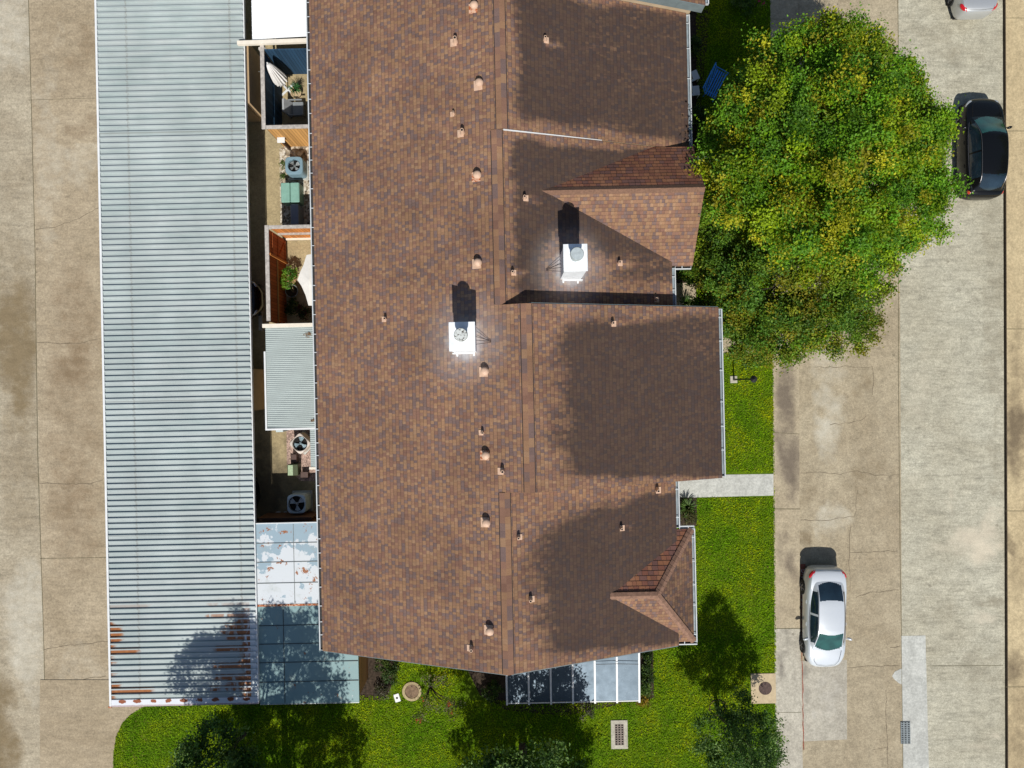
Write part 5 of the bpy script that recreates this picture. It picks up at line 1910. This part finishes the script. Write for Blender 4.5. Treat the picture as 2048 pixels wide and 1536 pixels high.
p = W(584, 582, .3)
t = thing('ring_planter', 'dark round wire planter holding bare stalks below the potted bush', 'planter', (p.x, p.y, .012))
MB().torus((0, 0, .34), .28, .012, 'z', 32, 6).build('rim', M['steel'], t)
MB().lathe([(0, .02), (.2, .02), (.27, .33)], (0, 0, 0), 24).build('bowl', M['soil'], t, True)
MB().lathe([(0, .27), (.24, .27)], (0, 0, 0), 20).build('soil', M['soil'], t)
grass = MB()
for k in range(8):
    a_ = rr.uniform(0, 6.28)
    grass.tube([(0, 0, .26), (.16 * math.cos(a_), .16 * math.sin(a_), .5)], .008, 4)
grass.build('stalk', plain('dry_stalk', (.3, .24, .12), .9, .2), t)
shrub('dark green shrub in the shade below the ring planter', 582, 612, .6, .34, DRK, 95)
shrub('dark shrub with small red buds beside the cream beam', 604, 625, .6, .38, [(.02, .045, .012), (.03, .06, .015), (.09, .02, .015)], 97)
shrub('yellowish weed on the gravel beside the blue grey air conditioner', 567, 330, .15, .16, LIGHT, 99, 'weed', leaf=.04, cat='weed')
shrub('small weed on the gravel at the corner of the sea green cabinet', 566, 352, .12, .12, LIGHT, 101, 'weed', leaf=.04, cat='weed')

# shade sail
ss = MB()
zt = 2.3
out = [U(613, 510, zt), U(607, 530, zt), U(600, 545, zt), U(595, 560, zt - .05), U(603, 572, zt), U(611, 590, zt), U(617, 611, zt), U(640, 612, zt), U(640, 505, zt)]
ctr = U(618, 560, zt + .12)
n = len(out)
vs = out + [ctr] + [p - Vector((0, 0, .012)) for p in out] + [ctr - Vector((0, 0, .012))]
fs = []
for i in range(n):
    j = (i + 1) % n
    fs += [(i, j, n), (n + 1 + j, n + 1 + i, 2 * n + 1), (i, n + 1 + i, n + 1 + j, j)]
ss.add(vs, fs)
o = ss.build('shade_sail', M['sail'], None)
o.rotation_euler = (0, 0, ROT)
tag(o, 'pale canvas shade sail stretched from the eave over the cedar court', 'shade sail')

# bicycle under the carport
p = W(514, 166, .5)
t = thing('bicycle', 'red and black bicycle leaning outside the navy fence', 'bicycle', (p.x, p.y, 0.0), math.radians(88))
for sx in (-.52, .52):
    w_ = MB().torus((sx, 0, .33), .31, .022, 'y', 30, 6).build('tyre', M['rubber'], t)
    rm = MB()
    for k in range(9):
        a_ = k * math.pi / 4.5
        rm.tube([(sx, 0, .33), (sx + .3 * math.cos(a_), 0, .33 + .3 * math.sin(a_))], .003, 4)
    rm.build('spoke', M['steel'], w_)
fr = MB()
red = plain('red_frame', (.45, .02, .02), .3, .1, 6, 0, .5, .5)
for a_, b_ in (((-.52, 0, .33), (-.05, 0, .3)), ((-.52, 0, .33), (-.15, 0, .75)), ((-.05, 0, .3), (-.18, 0, .88)), ((-.05, 0, .3), (.38, 0, .78)), ((-.16, 0, .8), (.37, 0, .85)), ((.52, 0, .33), (.36, 0, .95))):
    fr.tube([a_, b_], .02, 7)
fr.build('frame', red, t)
MB().tube([(.30, -.28, 1.0), (.38, -.1, .98), (.36, 0, .96), (.38, .1, .98), (.30, .28, 1.0)], .014, 6).build('handlebar', M['steel'], t)
MB().box(-.32, -.06, -.07, .07, .88, .93, .02).build('saddle', M['rubber'], t)

# ------------------------------------------------------------------ cars
def lerp_st(st, n):
    """smooth resample of station rows"""
    st = np.array(st, float)
    x = st[:, 0]
    xi = np.linspace(0, len(st) - 1, n)
    out = []
    for t_ in xi:
        i = int(min(len(st) - 2, math.floor(t_)))
        f_ = t_ - i
        p0, p1, p2, p3 = st[max(0, i - 1)], st[i], st[i + 1], st[min(len(st) - 1, i + 2)]
        out.append(.5 * ((2 * p1) + (-p0 + p2) * f_ + (2 * p0 - 5 * p1 + 4 * p2 - p3) * f_ ** 2 + (-p0 + 3 * p1 - 3 * p2 + p3) * f_ ** 3))
    return np.array(out)


def loft(rows, ring_fn, name, m, parent, n=44):
    st = lerp_st(rows, n)
    vs, fs = [], []
    k = None
    for r in st:
        ring = ring_fn(r)
        k = len(ring)
        vs += ring
    for i in range(len(st) - 1):
        for j in range(k - 1):
            fs.append((i * k + j, i * k + j + 1, (i + 1) * k + j + 1, (i + 1) * k + j))
        fs.append((i * k + k - 1, i * k, (i + 1) * k, (i + 1) * k + k - 1))
    fs.append(tuple(range(k)))
    fs.append(tuple((len(st) - 1) * k + j for j in range(k - 1, -1, -1)))
    o = MB().add(vs, fs).build(name, m, parent, True)
    return o


def car(name, label, loc, rz, P, pm, wsm, sgm, group='parked cars'):
    t = thing(name, label, 'car', loc, rz, group)
    def ring(r):
        x, w, zb, zt = r
        h_ = zt - zb
        half = [(w * .80, zb), (w * .95, zb + .06), (w * .99, zb + h_ * .3), (w, zb + h_ * .55), (w * .985, zb + h_ * .75), (w * .955, zb + h_ * .90), (w * .89, zt - .012), (w * .78, zt + .006), (w * .45, zt + .025), (0, zt + .032)]
        pts = [(x, y, z) for y, z in half] + [(x, -y, z) for y, z in half[-2::-1]]
        return pts
    body = loft(P['body'], ring, 'body', pm, t, 60)
    # greenhouse: rows (x, belt halfwidth, belt z, edge halfwidth, edge z, centre z)
    G = lerp_st(P['house'], 141)
    vcols = [0, .06, .5, .93, 1.0]
    tops = [.94, .8, .64, .48, .32, .16, 0.0]
    vs = []
    for r in G:
        x, wb, zb, we, ze, zc = r
        half = []
        for q in vcols:
            bulge = .02 * math.sin(q * math.pi)
            half.append((wb + (we - wb) * q + bulge, zb + (ze - zb) * q))
        for q in tops:
            half.append((we * q, zc - (zc - ze) * q ** 2.4))
        full = [(x, y, z) for y, z in half] + [(x, -y, z) for y, z in half[-2::-1]]
        vs.append(full)
    k = len(vs[0])
    groups = {'roof': [], 'windshield': [], 'rear_window': [], 'sl': [], 'sr': []}
    sides = {}
    for i in range(len(vs) - 1):
        xm = (G[i][0] + G[i + 1][0]) / 2
        for j in range(k - 1):
            jj = j if j < k // 2 else k - 2 - j
            fc = (i * k + j, i * k + j + 1, (i + 1) * k + j + 1, (i + 1) * k + j)
            key = 'roof'
            if jj in (1, 2):
                for (a_, b_, nm) in P['side']:
                    if a_ < xm < b_: key = (nm, j < k // 2)
            elif jj >= 5:
                q_ = (tops + [0.0])[min(jj - 5, 6)] if jj - 5 < 7 else 0.0
                q_ = q_ * q_
                if P['ws'][0] - .10 * q_ + .06 < xm < P['ws'][1] - .20 * q_ + .06: key = 'windshield'
                elif P['rw'][0] + .14 * q_ - .04 < xm < P['rw'][1] + .05 * q_: key = 'rear_window'
            groups.setdefault(key, []).append(fc)
    flat = [p for r in vs for p in r]
    for key, fcs in groups.items():
        if not fcs: continue
        used = sorted({i for f_ in fcs for i in f_})
        mp = {v: q for q, v in enumerate(used)}
        nm, mm = ('roof', pm) if key == 'roof' else (('windshield', wsm) if key == 'windshield' else (('rear_window', sgm) if key == 'rear_window' else ('side_window', sgm)))
        o = MB().add([flat[i] for i in used], [tuple(mp[i] for i in f_) for f_ in fcs]).build(nm, mm, t, True)
    tr = MB()
    for s in (-1, 1):
        tr.tube([(G[i][0], s * (G[i][3] + .004), G[i][4] + .004) for i in range(24, 128, 4)], .009, 5)
        tr.tube([(G[i][0], s * (G[i][1] + .012), G[i][2] + .01) for i in range(14, 134, 6)], .010, 5)
    tr.build('window_trim', M['alloy'], t)
    # wheels
    for x in P['axles']:
        for s in (-1, 1):
            y = s * (P['track'])
            a_ = MB().torus((x, y - s * .02, .34), .365, .035, 'y', 30, 6).build('wheel_arch', M['rubber'], t)
            w_ = MB().lathe([(.20, -.11), (.31, -.11), (.335, -.07), (.335, .07), (.31, .11), (.20, .11)], (0, 0, 0), 28)
            w_.v = [(x + vx, y + vz, .335 + vy) for vx, vy, vz in w_.v]
            ty = w_.build('wheel', M['rubber'], t, True)
            rim = MB()
            for q in range(5):
                c_ = 2 * math.pi * q / 5
                rim.tube([(x, y + s * .1, .335), (x + .2 * math.cos(c_), y + s * .095, .335 + .2 * math.sin(c_))], [.045, .03], 6)
            rim.torus((x, y + s * .09, .335), .2, .02, 'y', 24, 6)
            rim.build('rim', M['alloy'], ty)
    def lens(nm, mm, x, y, z, a_, b_, c_, rot=0):
        mb = MB().lathe([(0, 1), (.38, .92), (.7, .7), (.92, .38), (1, 0), (.92, -.38), (.7, -.7), (.38, -.92), (0, -1)], (0, 0, 0), 20)
        mt = Matrix.Translation((x, y, z)) @ Matrix.Rotation(rot, 4, 'Z') @ Matrix.Diagonal((a_, b_, c_, 1))
        mb.v = [tuple(mt @ Vector(v)) for v in mb.v]
        return mb.build(nm, mm, t, True)
    for s in (-1, 1):
        q = P['tail']
        lens('tail_light', M['red_lens'], q[0], s * q[1], q[2], q[3], q[4], q[5], s * q[6])
        q = P['head']
        lens('headlight', M['clear_lens'], q[0], s * q[1], q[2], q[3], q[4], q[5], s * q[6])
        mx, my, mz = P['mirror']
        m_ = MB().lathe([(0, 1), (.5, .85), (.85, .5), (1, 0), (.85, -.5), (.5, -.85), (0, -1)], (0, 0, 0), 14)
        mt = Matrix.Translation((mx, s * my, mz)) @ Matrix.Rotation(s * -.35, 4, 'Z') @ Matrix.Diagonal((.065, .125, .075, 1))
        m_.v = [tuple(mt @ Vector(v)) for v in m_.v]
        m_.tube([(mx + .02, s * (my - .14), mz - .05), (mx, s * my, mz - .02)], .02, 6)
        m_.build('side_mirror', pm, t, True)
        for hx in P['handles']:
            MB().tube([(hx - .08, s * P['hy'], P['hz']), (hx, s * (P['hy'] + .018), P['hz'] + .005), (hx + .08, s * P['hy'], P['hz'])], .013, 6).build('door_handle', pm, t)
    q = P['plate']
    MB().box(q[0] - .012, q[0] + .012, -.16, .16, q[1] - .05, q[1] + .06, .004, Matrix.Translation((0, 0, 0))).build('number_plate', M['plate'], t)
    sm_ = MB()
    for pts in P['seams']:
        sm_.tube(pts, .006, 5)
    sm_.build('panel_gap', M['dark'], t)
    bx('underbody', M['rubber'], t, P['body'][2][0], P['body'][-3][0], -.7, .7, .14, .34)
    wip = MB()
    for wa, wb_ in P['wipers']:
        wip.tube([wa, wb_], .008, 5)
    wip.build('wiper', M['rubber'], t)
    return t


SED = dict(
    body=[(-2.30, .36, .42, .72), (-2.27, .56, .32, .88), (-2.16, .73, .24, 1.02), (-1.85, .835, .20, 1.075), (-1.4, .885, .18, 1.06), (-.7, .895, .18, 1.0), (.0, .895, .18, .97), (.8, .89, .18, .965), (1.25, .885, .18, .955),
          (1.65, .85, .18, .90), (1.93, .765, .20, .815), (2.12, .63, .22, .73), (2.22, .47, .26, .65), (2.28, .26, .32, .54)],
    house=[(-1.80, .60, 1.04, .52, 1.05, 1.085), (-1.45, .71, 1.03, .545, 1.20, 1.235), (-1.0, .765, .985, .555, 1.355, 1.395), (-.45, .79, .96, .565, 1.39, 1.435), (.15, .80, .945, .565, 1.385, 1.43), (.55, .795, .94, .57, 1.33, 1.375), (1.0, .765, .94, .62, 1.12, 1.165), (1.38, .70, .935, .67, .945, .985)],
    side=[(-1.30, -.32, 'sw1'), (-.24, 1.0, 'sw2')], ws=(.52, 1.32), rw=(-1.68, -.98), axles=(-1.28, 1.39), track=.80,
    tail=(-2.03, .65, .94, .25, .13, .11, .75), head=(1.95, .62, .68, .24, .12, .07, -.55), mirror=(.86, .98, .98), handles=(-.75, .25), hy=.885, hz=.80,
    plate=(-2.285, .60), seams=[[(1.38, -.62, .985), (1.9, -.55, .875), (2.1, -.4, .80), (2.16, 0, .79), (2.1, .4, .80), (1.9, .55, .875), (1.38, .62, .985)], [(1.1, .30, 1.01), (1.1, -.30, 1.01)], [(-1.83, -.66, 1.075), (-2.16, -.60, 1.045), (-2.2, 0, 1.05), (-2.16, .60, 1.045), (-1.83, .66, 1.075)]],
    wipers=[((1.30, .55, 1.0), (1.18, .05, 1.075)), ((1.30, -.05, 1.01), (1.16, -.5, 1.07))])
HAT = dict(
    body=[(-2.27, .40, .38, .70), (-2.23, .60, .30, .88), (-2.10, .77, .22, 1.02), (-1.7, .875, .20, 1.08), (-1.2, .91, .19, 1.06), (-.5, .915, .19, 1.04), (.2, .915, .19, 1.03), (.8, .91, .19, 1.03), (1.2, .905, .19, 1.03),
          (1.6, .87, .19, .985), (1.90, .78, .21, .91), (2.08, .65, .23, .83), (2.19, .48, .27, .74), (2.26, .28, .34, .60)],
    house=[(-2.02, .64, 1.05, .50, 1.08, 1.11), (-1.85, .70, 1.05, .52, 1.26, 1.29), (-1.5, .76, 1.045, .54, 1.50, 1.535), (-1.0, .79, 1.03, .56, 1.58, 1.625), (-.3, .81, 1.02, .57, 1.60, 1.65), (.25, .81, 1.01, .575, 1.565, 1.62), (.55, .80, 1.01, .585, 1.46, 1.51), (.95, .77, 1.01, .63, 1.22, 1.265), (1.30, .72, 1.01, .69, 1.02, 1.055)],
    side=[(-1.5, -.42, 'sw1'), (-.34, .95, 'sw2')], ws=(.42, 1.24), rw=(-1.97, -1.42), axles=(-1.32, 1.33), track=.82,
    tail=(-2.03, .70, .90, .13, .10, .10, .6), head=(1.92, .64, .79, .24, .12, .08, -.55), mirror=(.80, 1.0, 1.06), handles=(-.85, .2), hy=.905, hz=.86,
    plate=(-2.245, .60), seams=[[(1.3, -.64, 1.055), (1.85, -.58, .96), (2.05, -.4, .90), (2.12, 0, .885), (2.05, .4, .90), (1.85, .58, .96), (1.3, .64, 1.055)]],
    wipers=[((1.22, .55, 1.07), (1.1, .05, 1.16)), ((1.22, -.05, 1.09), (1.08, -.5, 1.15))])
c_s = car('parked_car', 'white silver sedan parked against the pavement beside the red kerb lettering', (14.10, -10.52, SZ), math.radians(-90.3), SED, M['silver'], M['glass_green'], M['glass_navy'])
c_b = car('parked_car', 'black hatchback parked at the far kerb beside the yellow green tree', (21.17, 10.62, SZ), math.radians(90.4), HAT, M['blackp'], M['glass_green'], M['glass_navy'])
c_t = car('parked_car', 'bright silver car cut off by the upper edge at the far kerb', (20.80, 18.87, SZ), math.radians(92), SED, M['silver2'], M['glass_green'], M['glass_navy'])
c_u = copy_tree(c_b)
q = W(523.5, 600, .6)
c_u.location = (q.x - 2.26, q.y, -.02)
c_u.rotation_euler = (0, 0, ROT)
tag(c_u, 'dark car nosing out from under the carport beside the cedar fence', 'car', 'parked cars')
c_v = copy_tree(c_b)
q = W(515.5, 990, .6)
c_v.location = (q.x - 2.26, q.y, -.02)
c_v.rotation_euler = (0, 0, ROT)
tag(c_v, 'dark car barely showing under the carport by the shaded court', 'car', 'parked cars')

# ------------------------------------------------------------------ small things on the lawn and street
p = W(1467, 759, 0)
t = thing('lamp_post', 'slim black lamp post on a small square footing beside the east gutter', 'lamp post', (p.x, p.y, .0), ROT)
MB().box(-.16, .16, -.16, .16, -.02, .05, .01).build('footing', M['walk_new'], t)
MB().tube([(0, 0, .05), (0, 0, .5), (0, 0, 2.55)], [.05, .038, .032], 10).build('pole', M['black_metal'], t)
MB().lathe([(.0, .38), (.05, .34), (.13, .28), (.15, .26), (.11, .25), (.08, .0), (.0, .0)], (0, 0, 2.5), 16).build('lantern', M['black_metal'], t, True)


def round_cover(name, label, px, py, r, rr_, coverm, ringm, square=None):
    p = W(px, py, 0)
    t = thing(name, label, 'manhole', (p.x, p.y, 0), ROT)
    if square:
        a_, b_ = U(square[0], square[1]), U(square[2], square[3])
        c = U(px, py)
        MB().box(a_.x - c.x, b_.x - c.x, b_.y - c.y, a_.y - c.y, -.05, .035, .008).build('pad', ringm, t)
        z = .035
    else:
        MB().lathe([(r, .02), (r, .075), (rr_ + .01, .08), (rr_ + .005, .0), (0, .0)], (0, 0, -.01), 40).build('ring', ringm, t, True)
        z = .035
    MB().lathe([(0, z + .012), (rr_ * .97, z + .012), (rr_, z + .004), (rr_, z - .02)], (0, 0, 0), 36).build('cover', coverm, t)
    d = MB()
    for s in (-1, 1):
        d.lathe([(0, z + .014), (.022, z + .014)], (0, s * rr_ * .72, 0), 10)
    d.build('lift_hole', M['dark'], t)
    return t


ironm = plain('rusty_iron', (.085, .055, .048), .8, .3, 14, 0, .3, 0, None, .4)
round_cover('manhole', 'round brown manhole with a raised concrete rim under the red flowering shrub tree', 824, 1382, .44, .31, plain('brown_cover', (.19, .13, .085), .9, .3, 10, 0, .2, 0, None, .4), M['court'])
round_cover('manhole', 'dark manhole cover set in a square tan concrete pad by the pavement', 1530, 1376, .3, .30, ironm, plain('tan_pad_concrete', (.47, .38, .25), .9, .1, 6, 0, .1, 0, None, .2), (1501, 1347, 1552, 1406))
p = W(794, 1396, .05)
t = thing('valve_box', 'white valve box lid with a dark hole beside the round manhole', 'valve box', (p.x, p.y, 0), math.radians(18))
MB().box(-.13, .13, -.19, .19, -.03, .05, .015).build('lid', M['white_metal'], t)
MB().lathe([(0, .053), (.05, .053)], (0, 0, 0), 16).build('hole', M['dark'], t)


def grate(label, a_, b_, z, fm, gm, nx, ny, rimw, base=None):
    A, B = W(a_[0], a_[1], z), W(b_[0], b_[1], z)
    cx, cy = (A.x + B.x) / 2, (A.y + B.y) / 2
    hx, hy = abs(A.x - B.x) / 2, abs(A.y - B.y) / 2
    t = thing('drain_grate', label, 'drain grate', (cx, cy, z), math.radians(1.0))
    fr = MB()
    if rimw > .04:
        for (x0, x1, y0, y1) in ((-hx, hx, hy - rimw, hy), (-hx, hx, -hy, -hy + rimw), (-hx, -hx + rimw, -hy + rimw, hy - rimw), (hx - rimw, hx, -hy + rimw, hy - rimw)):
            fr.box(x0, x1, y0, y1, -.06, .04)
        fr.build('concrete_frame', fm, t)
    ix, iy = hx - rimw, hy - rimw
    MB().add([(-ix, -iy, .004), (ix, -iy, .004), (ix, iy, .004), (-ix, iy, .004)], [(0, 1, 2, 3)]).build('pit', M['dark'], t)
    g_ = MB()
    bw = min(ix / nx, .03)
    for k in range(nx + 1):
        x = -ix + 2 * ix * k / nx
        g_.box(max(-ix, x - bw), min(ix, x + bw), -iy, iy, .006, .034)
    for k in range(ny + 1):
        y = -iy + 2 * iy * k / ny
        g_.box(-ix, ix, max(-iy, y - .022), min(iy, y + .022), .006, .0325)
    g_.build('grid', gm, t)
    return t


grate('rectangular drain grate in a pale concrete frame on the lawn', (1222, 1440), (1255, 1497), 0.0, M['walk_new'], plain('grey_brown_iron', (.20, .165, .14), .8, .2, 9), 3, 9, .17)
grate('grey steel drain grate set into the street patch', (1801, 1443), (1820, 1487), SZ + .004, M['steel'], plain('grey_iron', (.20, .23, .24), .7, .15, 9), 3, 12, .0)

# blue bench
p = W(1430, 168, .4)
t = thing('garden_bench', 'bright blue slatted garden bench below the edge of the yellow green tree', 'bench', (p.x, p.y, .0), math.radians(-27))
blue = plain('bright_blue_paint', (.05, .32, .90), .4, .08, 6)
se = MB()
for k in range(5):
    se.box(-.2 + k * .105, -.2 + k * .105 + .055, -.62, .62, .42, .45, .006)
se.build('seat', blue, t)
bk = MB()
for k in range(11):
    y = -.6 + k * 1.2 / 10
    bk.tube([(-.22, y, .46), (-.42, y, .86)], .022, 5)
bk.box(-.45, -.40, -.64, .64, .86, .91, .01)
bk.build('backrest', blue, t)
for sy in (-.58, .58):
    for sx in (-.2, .28):
        MB().tube([(sx, sy, 0), (sx, sy, .42)], .025, 6).build('leg', blue, t)
    MB().tube([(-.3, sy, .7), (.3, sy, .66), (.3, sy, .42)], .022, 6).build('armrest', blue, t)

# white chairs tucked under the eave
for k, (px, py, rz, lb) in enumerate(((1387, 152, .4, 'white plastic chair under the east gutter, north of its twin'), (1389, 182, .1, 'white plastic chair under the east gutter, south of its twin'))):
    p = W(px, py, .4)
    t = thing('garden_chair', lb, 'chair', (p.x, p.y, .012), rz, 'white chairs under the eave')
    MB().box(-.22, .22, -.22, .22, .40, .44, .02).build('seat', M['white_metal'], t)
    MB().box(-.25, -.2, -.22, .22, .45, .85, .02).build('backrest', M['white_metal'], t)
    for sx in (-.19, .19):
        for sy in (-.19, .19):
            MB().tube([(sx, sy, 0), (sx, sy, .4)], .02, 6).build('leg', M['white_metal'], t)

# ------------------------------------------------------------------ grass blades
rg = np.random.default_rng(5)


def grass_pts(x0, x1, y0, y1, dens):
    a_, b_ = W(x0, y1, 0), W(x1, y0, 0)
    n = int((b_.x - a_.x) * (b_.y - a_.y) * dens)
    p = np.zeros((n, 3))
    p[:, 0] = rg.uniform(a_.x, b_.x, n)
    p[:, 1] = rg.uniform(a_.y, b_.y, n)
    return p


P_ = np.concatenate([grass_pts(1300, 1552, -60, 1300, 620), grass_pts(226, 1554, 1290, 1640, 620)])
PX = 1024 + P_[:, 0] * F / H
PY = 768 - P_[:, 1] * F / H
keep = np.ones(len(P_), bool)


def cut(x0, y0, x1, y1):
    global keep
    keep &= ~((PX > x0) & (PX < x1) & (PY > y0) & (PY < y1))


for r in ((1000, 945, 1548, 995), (1000, 308, 1550, 362), (1000, 560, 1393, 618), (1390, 655, 1546, 707), (1499, 1345, 1553, 1408), (1220, 1438, 1257, 1499), (1458, 750, 1477, 768), (1010, 1180, 1282, 1402),
          (200, 1200, 726, 1384), (200, 1200, 530, 1386), (715, 1290, 790, 1390), (930, 1330, 1010, 1400), (1270, 1290, 1306, 1395), (1340, 995, 1392, 1052), (1340, 20, 1392, 310)):
    cut(*r)
keep &= (PX < 1541 + PY * .008)
keep &= ~(np.hypot(PX - 824, PY - 1382) < 20)
keep &= ~(np.hypot(PX - 794, PY - 1396) < 10)
cv = np.interp(PY, [1290, 1412, 1428, 1448, 1474, 1505, 1560, 1760], [310, 290, 262, 243, 232, 227, 226, 226])
keep &= PX > cv
P_ = P_[keep]
N = len(P_)
P_[:, 2] = rg.uniform(.02, .05, N)
mott = np.array([mnoise.noise(Vector((x * .8, y * .8, 2.2))) for x, y in P_[:, :2]])
fine = np.array([mnoise.noise(Vector((x * 3.1, y * 3.1, 5.2))) for x, y in P_[:, :2]])
base = np.array([.218, .345, .004]) * np.ones((N, 3))
base *= (1 + .30 * mott + .28 * fine)[:, None]
base[:, 0] *= 1 + .55 * np.clip(mott + .5 * fine, -.5, 1)
base *= rg.uniform(.55, 1.4, (N, 1))
straw = rg.random(N) < .035 + .12 * np.clip(mott - .25, 0, 1)
base[straw] = [.22, .19, .05]
gl = leaf_mesh('grass', None, P_, .55, .075, base, M['blade'], 17, .4, .55, .1)
tag(gl, 'short bright green grass on the lawn', 'grass', kind='stuff')
